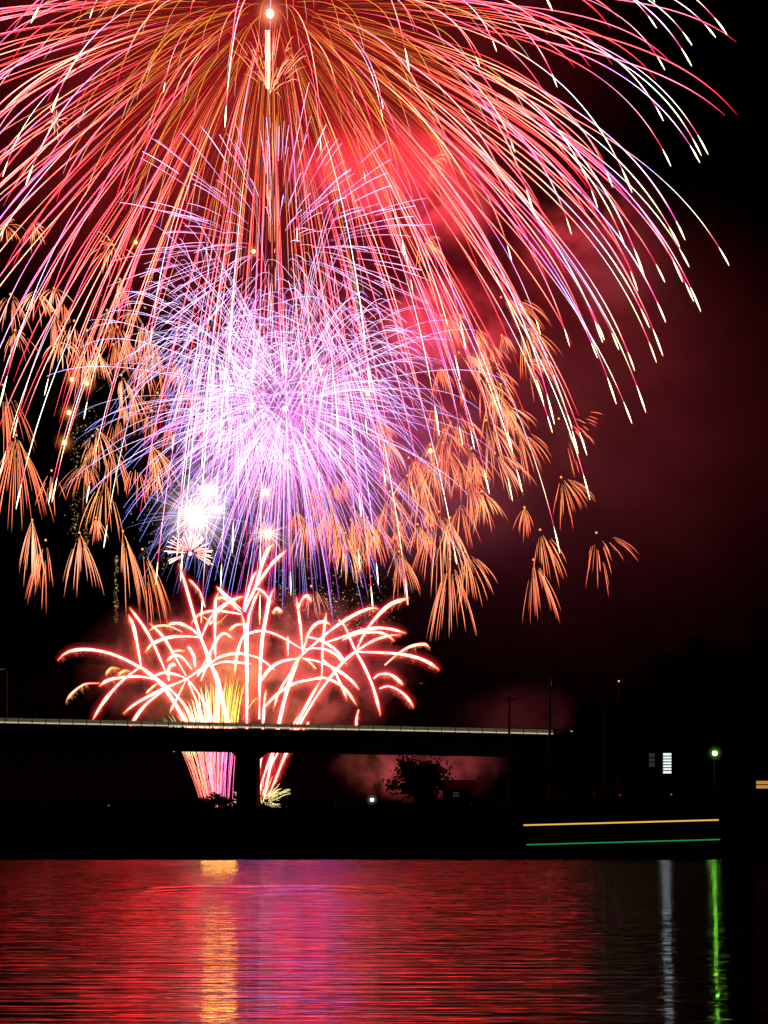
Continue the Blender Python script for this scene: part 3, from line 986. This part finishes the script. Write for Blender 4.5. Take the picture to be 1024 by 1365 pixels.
swarm_right = [(668, 396, 92, 62, 30), (694, 432, 85, 35, 35), (612, 470, 92, 62, 34), (640, 505, 80, 40, 40), (655, 520, 72, 20, 40), (688, 572, 76, 42, 38), (660, 604, 80, 55, 36), (628, 598, 70, 25, 40),
               (642, 655, 62, 20, 44), (585, 682, 110, 18, 28), (560, 640, 75, 12, 36), (532, 735, 74, 14, 30), (470, 676, 92, 24, 30), (440, 668, 96, -6, 24), (490, 690, 84, 26, 30), (520, 655, 78, 8, 36),
               (545, 610, 70, 30, 34), (510, 582, 62, 30, 26), (620, 735, 80, 26, 42), (590, 590, 70, 18, 34), (352, 690, 60, 0, 40), (408, 690, 70, -4, 30), (575, 212, 40, 62, 70), (560, 320, 56, 48, 60), (590, 420, 60, 50, 50), (625, 640, 85, 26, 30), (648, 560, 85, 34, 34), (672, 540, 70, 44, 40), (600, 690, 90, 6, 30), (575, 700, 74, -8, 30), (700, 480, 60, 56, 38), (505, 560, 50, 10, 50)]
for (x, y, L, ln, sp) in swarm_right:
    spark_fan(x, y, L * .85, ln, sp, 22, .9, .06, .35, .1 if (x * 7) % 3 else .35, label="orange spark fan in the crowded swarm right of and below the violet burst", group="orange fans on the right of the violet burst")
swarm_left = [(116, 440, 82, 0, 38), (157, 436, 70, 8, 60), (205, 455, 80, -4, 34), (162, 500, 56, 20, 36), (140, 636, 85, -4, 32), (175, 520, 66, 24, 36), (48, 388, 56, 0, 70), (72, 384, 46, 10, 80), (20, 440, 52, 10, 70),
              (8, 300, 44, 10, 130), (14, 392, 60, 0, 60), (160, 372, 50, 4, 24), (112, 470, 60, -8, 36), (260, 545, 54, 20, 44), (190, 480, 56, 4, 34), (128, 690, 36, 10, 40), (235, 480, 60, 0, 40), (45, 300, 36, 40, 100)]
for (x, y, L, ln, sp) in swarm_left:
    spark_fan(x, y, L * .85, ln, sp, 20, .95, .06, .4, .15 if (x * 5) % 3 else .4, label="orange spark fan in the crowded swarm left of the violet burst", group="orange fans on the left of the violet burst")

r = np.random.default_rng(470)
for i in range(48):
    q = i / 47.0
    x = np.interp(q, [0, .5, 1], [395, 560, 690]) + r.normal() * 38
    y = np.interp(q, [0, .5, 1], [690, 640, 440]) + r.normal() * 38
    spark_fan(x, y, r.uniform(28, 62), r.uniform(-8, 20) + 45 * max(0, q - .5), r.uniform(24, 55), int(r.integers(10, 24)), r.uniform(.5, 1.05), r.uniform(0, .25), r.uniform(.25, .5), r.choice([0, 0, .15, .4]),
              label="orange spark fan in the crowded swarm right of and below the violet burst", group="orange fans on the right of the violet burst", head=bool(r.random() < .5), Y=r.uniform(345, 375))
for i in range(26):
    x = r.normal(150, 46); y = r.uniform(370, 640)
    spark_fan(x, y, r.uniform(26, 56), r.uniform(-20, 20), r.uniform(24, 60), int(r.integers(10, 22)), r.uniform(.5, 1.05), r.uniform(0, .25), r.uniform(.25, .5), r.choice([0, 0, .2, .4]),
              label="orange spark fan in the crowded swarm left of the violet burst", group="orange fans on the left of the violet burst", head=bool(r.random() < .5), Y=r.uniform(345, 375))

# --- 8. single glowing orange stars
lone = [(96, 506, 3.2, 1.0), (116, 511, 3.6, 1.2), (92, 550, 3.6, 1.2), (86, 590, 3.6, 1.2), (574, 601, 3.4, 1.1), (491, 525, 2.6, .8), (418, 483, 2.4, .8), (427, 493, 2.6, .7), (338, 335, 3.0, .9), (181, 323, 2.6, .7)]
names = ["orange star crossed by white trails at the left, highest of its four", "orange star just right of the highest one at the left", "orange star beside the left glitter column, upper of two in one line",
         "lowest orange star beside the left glitter column", "orange star glowing among the right spark fans", "small orange star right of the violet burst's centre", "tiny white orange star above the violet burst's centre",
         "tiny orange star touching the tiny white one", "small peach star among the lilac lines under the red tail", "small orange star beside the star shaped spark burst"]
for (x, y, s, pk), nm in zip(lone, names):
    Y = 370.0
    U = Y / F
    C = P(x, y, Y)
    t = empty("glowing_star", C, nm, "firework star")
    ball("burning_core", C, U * s * .8, (6, 3.0, .9), SPARK, t, C)
    halo_ball(t, C, C, (U * s * 2.2, U * s * 4.5), (1.0, .3, .05), pk * .75)


# --- 9. the red comets
def catmull(pts, n=26):
    p = np.asarray(pts, float)
    if len(p) == 2:
        return p[0] + (p[1] - p[0]) * np.linspace(0, 1, n)[:, None]
    p = np.vstack([2 * p[0] - p[1], p, 2 * p[-1] - p[-2]])
    seg = np.linalg.norm(np.diff(p[1:-1], axis=0), axis=1)
    cum = np.concatenate([[0], np.cumsum(seg)])
    out = []
    for s in np.linspace(0, cum[-1] * (1 - 1e-9), n):
        i = min(int(np.searchsorted(cum, s, 'right')) - 1, len(seg) - 1)
        t = (s - cum[i]) / max(seg[i], 1e-9)
        a, b, c, d = p[i], p[i + 1], p[i + 2], p[i + 3]
        out.append(.5 * (2 * b + (c - a) * t + (2 * a - 5 * b + 4 * c - d) * t * t + (3 * b - a - 3 * c + d) * t ** 3))
    return np.array(out)


K3 = lambda l: [(60 + x / 3.938, 780 + y / 3.938) for x, y in l]
K4 = lambda l: [(280 + x / 5.25, 720 + y / 5.25) for x, y in l]
K5 = lambda l: [(400 + x / 5.12, 780 + y / 5.12) for x, y in l]
# (polyline from start to burning end, width, fade) fade > 0 = a faint cooling comet
left_fan = [
    (K3([(800, 800), (640, 550), (560, 470), (497, 430), (380, 372), (270, 342), (180, 338), (110, 355), (68, 395)]), 1.0, 0),
    (K3([(505, 432), (490, 340), (465, 220), (438, 155)]), 1.1, 0),
    (K3([(640, 470), (580, 330), (520, 220), (445, 118)]), .9, 0),
    (K3([(740, 475), (680, 370), (620, 270), (550, 200)]), .9, 0),
    (K3([(820, 275), (740, 268), (650, 275), (570, 305), (525, 352)]), 1.0, 0),
    (K3([(820, 280), (770, 230), (700, 200), (640, 208)]), .9, 0),
    (K3([(720, 245), (650, 215), (590, 215), (545, 240)]), .7, .4),
    (K3([(985, 780), (920, 560), (870, 400), (820, 280), (780, 150), (738, 0), (705, -110)]), 1.05, 0),
    (K3([(840, 115), (810, 30), (755, -32)]), .8, .15),
    (K3([(820, 275), (870, 170), (930, 110), (1000, 70), (1045, 62)]), .9, 0),
    (K3([(890, 360), (893, 200), (893, 100), (908, 40)]), .9, 0),
    (K3([(1028, 152), (960, 140), (880, 135), (810, 155), (768, 202)]), .9, 0),
    (K3([(1030, 125), (950, 50), (905, 10)]), .8, .1),
    (K3([(800, 480), (880, 330), (920, 265), (950, 255), (985, 280)]), .9, .1),
    (K3([(745, 490), (700, 580), (655, 670)]), .6, .1),
    (K3([(860, 410), (745, 490), (620, 545), (480, 620), (410, 675)]), .9, 0),
    (K3([(745, 490), (690, 470), (620, 460), (550, 490)]), .8, 0),
    (K3([(745, 490), (775, 525), (850, 640), (920, 790)]), .8, 0),
    (K3([(600, 500), (500, 480), (400, 485), (330, 500), (285, 530)]), .95, 0),
    (K3([(500, 430), (420, 490), (350, 560), (290, 640), (250, 710)]), .95, 0),
    (K3([(660, 525), (560, 600), (500, 660), (448, 742)]), .9, 0),
    (K3([(285, 515), (210, 520), (150, 560), (112, 605)]), .8, .55),
    (K3([(395, 440), (350, 435), (318, 468)]), .9, .75),
    (K3([(450, 455), (415, 450), (382, 475)]), .9, .75),
    (K3([(770, 440), (720, 380), (680, 370), (635, 400)]), .9, 0),
    (K3([(790, 430), (780, 370), (750, 318)]), 1.1, 0),
    (K3([(650, 500), (650, 440), (670, 415), (690, 425)]), 1.1, .1),
    (K3([(610, 500), (560, 540), (530, 570)]), .8, .45),
    (K3([(735, 345), (690, 345), (660, 365)]), .8, .5),
    (K4([(150, 1380), (60, 980), (0, 870), (-60, 700)]), .9, 0),
    (K4([(0, 870), (40, 980), (130, 1310)]), .9, 0),
    (K3([(760, 760), (690, 640), (610, 520), (500, 430)]), 1.15, 0),
    (K3([(810, 780), (740, 640), (650, 540), (560, 470)]), .9, 0),
    (K3([(860, 780), (800, 620), (745, 490)]), .9, 0),
    (K3([(880, 420), (940, 402), (1000, 405), (1090, 415)]), .9, 0),
    (K3([(800, 470), (900, 388), (960, 365), (1050, 358)]), .9, 0),
    (K3([(820, 500), (850, 420), (870, 360)]), .8, .2),
    (K3([(970, 140), (900, 200), (820, 160)]), .6, .7),
]
mid_fan = [
    (K4([(260, 1800), (258, 1320), (258, 1000), (250, 700), (235, 560), (215, 500)]), 1.35, 0),
    (K4([(265, 1000), (265, 590), (300, 450), (330, 380), (355, 345)]), 1.0, 0),
    (K4([(235, 480), (270, 350), (300, 260), (330, 215)]), .9, 0),
    (K4([(240, 500), (320, 320), (370, 150), (410, 60), (455, 25)]), 1.25, 0),
    (K4([(265, 430), (340, 300), (430, 170), (535, 70)]), 1.05, 0),
    (K4([(345, 1250), (350, 950), (365, 700), (390, 550), (420, 400), (450, 340)]), 1.3, 0),
    (K4([(360, 1500), (380, 1150), (393, 1045)]), .85, 0),
    (K4([(215, 500), (130, 420), (45, 325)]), .8, 0),
    (K4([(205, 495), (130, 430), (90, 402), (40, 415)]), .9, 0),
    (K4([(310, 335), (370, 360), (430, 440)]), .9, .1),
    (K4([(440, 510), (470, 480), (500, 505)]), 1.1, .4),
    (K4([(0, 590), (60, 500), (140, 430), (230, 390)]), .9, 0),
    (K4([(40, 830), (35, 600), (40, 430), (60, 365)]), .9, 0),
    (K4([(0, 820), (30, 720), (90, 655), (130, 665), (160, 690)]), .9, .1),
    (K4([(270, 590), (190, 592), (130, 635)]), .9, .35),
    (K4([(640, 760), (540, 700), (450, 655), (370, 635), (300, 645), (230, 680), (190, 800), (170, 960)]), .95, 0),
    (K4([(450, 905), (350, 830), (220, 795), (110, 805), (20, 840)]), .95, 0),
    (K4([(545, 810), (545, 670)]), .8, .1),
    (K4([(225, 1265), (275, 1170), (310, 1120), (345, 1100)]), .35, .7),
]
right_fan = [
    (K4([(380, 1800), (475, 1320), (540, 1050), (600, 870), (650, 780)]), 1.35, 0),
    (K4([(650, 790), (632, 600), (605, 395)]), .95, 0),
    (K4([(622, 470), (650, 410), (680, 390), (710, 430)]), .9, .1),
    (K4([(450, 1700), (600, 1310), (690, 1130), (780, 970)]), 1.0, 0),
    (K5([(-60, 1060), (10, 930), (140, 720), (290, 530), (400, 440), (520, 370), (640, 340), (685, 340)]), 1.05, 0),
    (K4([(640, 820), (600, 830), (500, 850), (420, 900), (340, 1010)]), .95, 0),
    (K4([(780, 970), (700, 975), (600, 1000), (480, 1070), (360, 1190)]), .95, 0),
    (K4([(650, 800), (590, 890), (490, 1050), (445, 1180)]), .75, .15),
    (K5([(10, 480), (60, 330), (110, 265), (170, 250), (210, 275)]), .9, 0),
    (K5([(148, 620), (155, 420), (165, 300), (180, 190)]), .95, 0),
    (K5([(10, 480), (100, 400), (220, 300), (340, 220), (430, 175), (500, 155), (540, 165)]), 1.0, 0),
    (K5([(265, 238), (310, 290), (370, 430), (440, 560), (500, 700), (550, 885)]), 1.05, 0),
    (K5([(390, 430), (440, 330), (520, 220), (620, 130), (740, 88)]), 1.0, 0),
    (K5([(150, 400), (300, 350), (420, 310), (520, 292), (620, 300), (725, 328)]), 1.0, 0),
    (K5([(290, 375), (400, 330), (520, 320), (590, 340), (645, 380)]), .85, .1),
    (K5([(395, 455), (550, 460), (680, 470), (800, 495), (890, 535), (950, 578)]), 1.05, 0),
    (K5([(580, 545), (660, 475), (740, 425), (810, 405), (860, 405), (885, 430)]), .9, .3),
    (K5([(505, 635), (540, 610), (600, 605), (650, 630), (705, 680)]), .95, .1),
    (K5([(545, 705), (600, 690), (660, 710), (720, 755), (775, 830)]), .95, .05),
    (K5([(40, 350), (120, 370), (200, 410), (260, 460), (320, 545)]), .95, 0),
    (K5([(20, 440), (100, 430), (180, 440), (250, 480), (300, 540)]), .85, 0),
    (K5([(20, 500), (120, 520), (220, 560), (300, 610), (360, 660), (405, 715)]), .95, 0),
    (K5([(160, 510), (230, 580), (280, 680), (320, 775)]), .85, .05),
    (K5([(-60, 672), (0, 660), (80, 645), (145, 630), (230, 655), (310, 710), (385, 815)]), .9, 0),
    (K5([(400, 850), (385, 920), (385, 985)]), .8, .2),
    (K5([(20, 990), (60, 935)]), .7, .1),
    (K5([(20, 500), (70, 530), (115, 575)]), .6, .35),
    ([(346, 1062), (350, 1040), (372, 980)], .75, 0),
    ([(352, 1058), (362, 1020), (384, 980), (400, 950)], .75, 0),
    ([(344, 1050), (348, 1012), (356, 980)], .7, 0),
    ([(358, 1062), (375, 1020), (392, 985), (404, 960)], .7, 0),
]
YC = 335.0
UC = YC / F


def comet_fan(name, items, base, label, seed, lights):
    r = np.random.default_rng(seed)
    B = P(*base, YC)
    root = empty(name, B, label, "firework")
    for (l, w, fade) in items:
        p2 = catmull(l)
        n = len(p2)
        t = np.linspace(0, 1, n)
        dep = YC + r.uniform(-6, 6) + (t - .2) * r.uniform(-16, 16)
        pts = np.array([P(x, y, Y) for (x, y), Y in zip(p2, dep)])
        hot = ramp(t, [(0, (8.0, 1.5, 1.2)), (.6, (10, 2.2, 1.8)), (.9, (8.0, 1.5, .9)), (1, (3.0, .35, .15))])
        cool = ramp(t, [(0, (.6, .12, .05)), (.5, (1.8, .75, .30)), (.85, (2.0, .9, .4)), (1, (.8, .2, .06))])
        f = min(1, fade * 1.4)
        c = hot * (1 - f) + cool * f
        rad = 1.25 * (1 + .16 * np.interp(t, np.linspace(0, 1, 9), r.normal(size=9))) * w * UC * np.interp(t, [0, .12, .55, .88, 1], [.7, .95, 1.4, 1.5, .25])
        tr = tubes("comet_trail", [(pts, rad, c)], SPARK, root, B, 6)
        if fade < .3:
            for hr, st in ((3.2, .34), (6.0, .13), (11.0, .05)):
                ext = UC * hr * .3
                e0 = pts[0] - pts[1]; e1 = pts[-1] - pts[-2]
                gp = np.vstack([pts[0] + e0 / np.linalg.norm(e0) * ext, pts, pts[-1] + e1 / np.linalg.norm(e1) * ext])
                gr = np.concatenate([[.3], np.interp(t, [0, .1, .9, 1], [.7, 1, 1, .6]), [.25]]) * hr * UC * w
                v, fc, _ = tube_arrays([(gp, gr, np.zeros((len(gp), 3)))], 8)
                mesh_obj("glow", v, fc, glow_mat((1.0, .035, .05), st / (hr * UC)), tr, B)  # nested sheaths paint the red glow round the trail
        else:
            e0 = pts[0] - pts[1]; e1 = pts[-1] - pts[-2]
            gp = np.vstack([pts[0] + e0 * .3, pts, pts[-1] + e1 * .3])
            v, fc, _ = tube_arrays([(gp, 3.2 * UC * w * np.concatenate([[.2], np.interp(t, [0, .1, .9, 1], [.6, 1, 1, .6]), [.2]]), np.zeros((len(gp), 3)))], 8)
            mesh_obj("glow", v, fc, glow_mat((1.0, .12, .03), .12 / (3.2 * UC)), tr, B)  # one fainter painted glow sheath for a cooling comet
        hairs = []
        if w > .5:
            for q in range(int(64 * w)):
                i0 = int(r.integers(int(n * .3), n - 1))
                a0 = pts[i0] + (pts[i0 + 1] - pts[i0]) * r.random()
                back = pts[max(i0 - 3, 0)] - pts[i0]
                d = back / max(np.linalg.norm(back), 1e-6) * r.uniform(.1, .9) + np.array([r.normal() * .25, r.normal() * .3, -r.uniform(.3, 1.1)])
                uu = np.linspace(0, 1, 4)[:, None]
                hairs.append((a0 + d * UC * r.uniform(3, 11) * uu, np.array([.05, .05, .035, .01]), np.tile(np.array((1.6, .42, .12)) * r.uniform(.2, 1.0), (4, 1))))
            tag(tubes("shed_spark_mass", hairs, SPARK, tr, B, 3), kind="stuff")
    for (x, y, watts, rr) in lights:
        burst_light(root, P(x, y, YC + 3), B, watts, (1.0, .015, .03), rr)
    return root


comet_fan("comet_fan", left_fan, (278, 1072), "sheaf of red comets arching left over the bridge", 501, [(150, 900, 1.6e4, 9), (215, 870, 3.6e4, 10), (280, 850, 3.6e4, 8)])
comet_fan("comet_fan", mid_fan, (328, 1072), "upright red comets rising between the left and right sheaves", 502, [(330, 850, 1.2e4, 8)])
comet_fan("comet_fan", right_fan, (352, 1072), "sheaf of red comets arching right over the bridge", 503, [(400, 900, 2.6e4, 8), (450, 860, 3.6e4, 10), (525, 890, 1e4, 9), (385, 1035, 8e3, 3.0)])

# --- 10. the golden fountain behind the bridge
r = np.random.default_rng(520)
YF = 338.0
UF = YF / F
BF = P(286, 1074, YF)
tr = []
for i in range(84):
    s = i / 83.0
    xt = np.interp(s, [0, .1, .5, .85, 1], [216, 232, 272, 308, 326]) + r.normal() * 3
    yt = np.interp(xt, [205, 225, 245, 265, 285, 300, 326], [948, 950, 938, 915, 902, 893, 905]) + abs(r.normal()) * 16
    xb = np.interp(xt, [205, 275, 326], [268, 286, 301]) + r.normal() * 4
    yb = 1076 if xb > 286 else 1068
    u = np.linspace(0, 1, 14)
    bow = (xt - 275) * .12
    xx = xb + (xt - xb) * u + bow * (u ** 2 - u) * 1.2
    yy = yb + (yt - yb) * (1 - (1 - u) ** 1.25)
    Yd = YF + r.uniform(-3, 3)
    pts = np.array([P(a, b, Yd) for a, b in zip(xx, yy)])
    gold = np.array((5.2, 2.9, .45)); white = np.array((7, 5.2, 2.4)); green = np.array((2.6, 3.6, 1.7))
    m = np.interp(xt, [215, 240, 262, 290, 310], [0, .25, 1, 1.4, 2])
    topc = green * (1 - m) + white * m if m < 1 else white * (2 - m) + gold * (m - 1)
    mg = min(1, max(0, (xb - 287 + r.normal() * 7) / 12 + .4))
    low = np.array((4.6, .9, .6)) * (1 - mg) + np.array((4.2, .6, 1.7)) * mg
    c = ramp(u, [(0, low * .7), (.3, low), (.46, low * .9), (.6, topc), (.9, topc * .8), (1, topc * .3)]) * r.uniform(.6, 1.8)
    tr.append((pts, UF * .24 * np.interp(u, [0, .3, .8, 1], [.5, .85, .9, .3]), c))
root, o = firework("golden_fountain", BF, "golden fountain above the bridge with pink and magenta sparks at its foot", tr, limit=100)
burst_light(root, P(292, 935, YF + 2), o, 9e4, (1.0, .45, .06), 4.5)

# --- 11. pale green crackling bush at the pier's foot
r = np.random.default_rng(530)
BK = P(349, 1076, 340)
tr = []
for i in range(100):
    a = r.uniform(-1.35, 1.35)
    L = r.uniform(16, 50)
    u = np.linspace(.15 + r.uniform(0, .4), 1, 7)
    d = np.array([math.sin(a), r.normal() * .35, math.cos(a)])
    pts = ballistic(BK, d, px(L, 340), px(r.uniform(4, 14), 340), 1.6, u) + np.cumsum(r.normal(size=(7, 3)) * .05, axis=0)
    tr.append((pts, np.interp(u, [.2, .6, 1], [.09, .12, .06]), np.tile(np.array((1.3, 1.15, .45)) * r.uniform(.35, 1.2), (7, 1))))
firework("crackling_mine", BK, "pale green crackling bush of sparks at the bridge pier's foot", tr)


# --- 12. drifting glitter, nobody could count it
def glitter(name, boxes, n, colr, label, seed):
    r = np.random.default_rng(seed)
    V, fc, C = [], [], []
    for i in range(n):
        x0, x1, y0, y1 = boxes[r.integers(len(boxes))]
        x = r.normal((x0 + x1) / 2, (x1 - x0) / 4); y = r.uniform(y0, y1)
        c = P(x, y, r.uniform(380, 420)); s = r.uniform(.06, .17) * (2.0 if r.random() < .06 else 1)
        d = r.normal(size=3); d /= np.linalg.norm(d)
        e = np.cross(d, r.normal(size=3)); e /= np.linalg.norm(e)
        i0 = len(V)
        V += [c - d * s * 2, c + e * s, c - e * s, c + d * s * 2, c + np.cross(d, e) * s]
        fc += [[i0, i0 + 1, i0 + 4], [i0, i0 + 4, i0 + 2], [i0 + 3, i0 + 4, i0 + 1], [i0 + 3, i0 + 2, i0 + 4], [i0, i0 + 2, i0 + 1], [i0 + 3, i0 + 1, i0 + 2]]
        C += [np.array(colr) * r.uniform(.15, 1.1) ** 1.5] * 5
    return tag(mesh_obj(name, V, fc, SPARK, None, (0, 0, 0), np.array(C)), label, "sparks", kind="stuff")


glitter("gold_glitter", [(92, 108, 560, 720), (100, 130, 540, 640), (112, 118, 640, 740), (152, 158, 740, 830)], 700, (.55, .36, .12), "fine golden glitter drifting down in a column at the left", 541)
glitter("green_glitter", [(330, 420, 740, 840), (420, 530, 760, 850), (180, 260, 640, 760), (380, 500, 790, 860), (120, 240, 380, 560), (440, 640, 380, 620)], 1500, (.75, .65, .25), "fine pale gold glitter scattered around the violet burst", 542)

# ------------------------------------------------------------------ smoke, lit by the bursts' own light
def smoke(name, lo, hi, blobs, scale, label, contrast=(.38, .66), step=1.0, colr=(.9, .9, .9), detail=4):
    m, nt, out = new_mat("firework_smoke")
    N, L = nt.nodes, nt.links
    tc = N.new("ShaderNodeTexCoord")
    acc = None
    nz = N.new("ShaderNodeTexNoise")
    nz.inputs["Scale"].default_value = scale
    nz.inputs["Detail"].default_value = detail
    nz.inputs["Roughness"].default_value = .55
    nz.inputs["Distortion"].default_value = .6
    L.new(tc.outputs["Object"], nz.inputs["Vector"])
    mr = N.new("ShaderNodeMapRange"); mr.interpolation_type = 'SMOOTHSTEP'
    mr.inputs["From Min"].default_value, mr.inputs["From Max"].default_value = contrast
    L.new(nz.outputs["Fac"], mr.inputs["Value"])
    for (c, s, amp, flat) in blobs:
        sub = N.new("ShaderNodeVectorMath"); sub.operation = 'SUBTRACT'
        L.new(tc.outputs["Object"], sub.inputs[0]); sub.inputs[1].default_value = tuple(float(q) for q in c)
        div = N.new("ShaderNodeVectorMath"); div.operation = 'DIVIDE'
        L.new(sub.outputs[0], div.inputs[0]); div.inputs[1].default_value = s
        ln = N.new("ShaderNodeVectorMath"); ln.operation = 'LENGTH'
        L.new(div.outputs[0], ln.inputs[0])
        f = N.new("ShaderNodeMapRange"); f.interpolation_type = 'SMOOTHSTEP'
        f.inputs["From Min"].default_value = 1.0; f.inputs["From Max"].default_value = 0.1
        f.inputs["To Min"].default_value = 0.0; f.inputs["To Max"].default_value = amp
        L.new(ln.outputs["Value"], f.inputs["Value"])
        # flat = share of even haze, the rest follows the billows
        w = N.new("ShaderNodeMapRange")
        w.inputs["To Min"].default_value = flat; w.inputs["To Max"].default_value = 1.0
        L.new(mr.outputs[0], w.inputs["Value"])
        mu = N.new("ShaderNodeMath"); mu.operation = 'MULTIPLY'
        L.new(f.outputs[0], mu.inputs[0]); L.new(w.outputs[0], mu.inputs[1])
        if acc is None:
            acc = mu.outputs[0]
        else:
            ad = N.new("ShaderNodeMath"); ad.operation = 'ADD'
            L.new(acc, ad.inputs[0]); L.new(mu.outputs[0], ad.inputs[1]); acc = ad.outputs[0]
    vs = N.new("ShaderNodeVolumeScatter")
    vs.inputs["Color"].default_value = (*colr, 1)
    L.new(acc, vs.inputs["Density"])
    L.new(vs.outputs[0], out.inputs["Volume"])
    m.cycles.volume_step_rate = step
    mb = MB().box(lo[0], hi[0], lo[1], hi[1], lo[2], hi[2])
    return tag(mb.build(name, m), label, "smoke", kind="stuff")


def blob(x, y, Y, rx, ry, rd, amp, flat=.0):
    return (P(x, y, Y), (px(rx, Y), rd, px(ry, Y)), amp, flat)


lo = P(-160, 880, 350); hi = P(1130, -160, 350)
smoke("sky_smoke", (-165, 372, EYE + px(200, 400)), (135, 470, EYE + px(1400, 400)), [
    blob(362, 60, 415, 560, 500, 42, .0026, .6),
    blob(780, 600, 425, 520, 380, 42, .0014, .8),
    blob(470, 235, 425, 110, 70, 20, .045, .0),
    blob(570, 255, 428, 120, 110, 24, .05, .0),
    blob(600, 440, 425, 110, 80, 22, .065, .0),
    blob(790, 340, 430, 130, 130, 26, .014, .02),
    blob(790, 520, 425, 330, 330, 38, .0016, .4),
    blob(400, 570, 410, 240, 230, 28, .012, .5),
    blob(580, 640, 410, 190, 160, 26, .010, .5),
], .04, "red lit firework smoke drifting behind the bursts", contrast=(.47, .57), step=.4, detail=7)
smoke("low_smoke", (-85, 340, EYE + 3), (80, 385, EYE + px(420, 340)), [
    blob(390, 890, 358, 190, 120, 16, .045, .03),
    blob(240, 890, 358, 150, 110, 16, .032, .05),
    blob(560, 1025, 362, 130, 50, 14, .07, .02),
    blob(700, 960, 365, 110, 60, 16, .006, .3),
], .16, "low red lit smoke behind the bridge and comets", contrast=(.45, .57), step=.5)
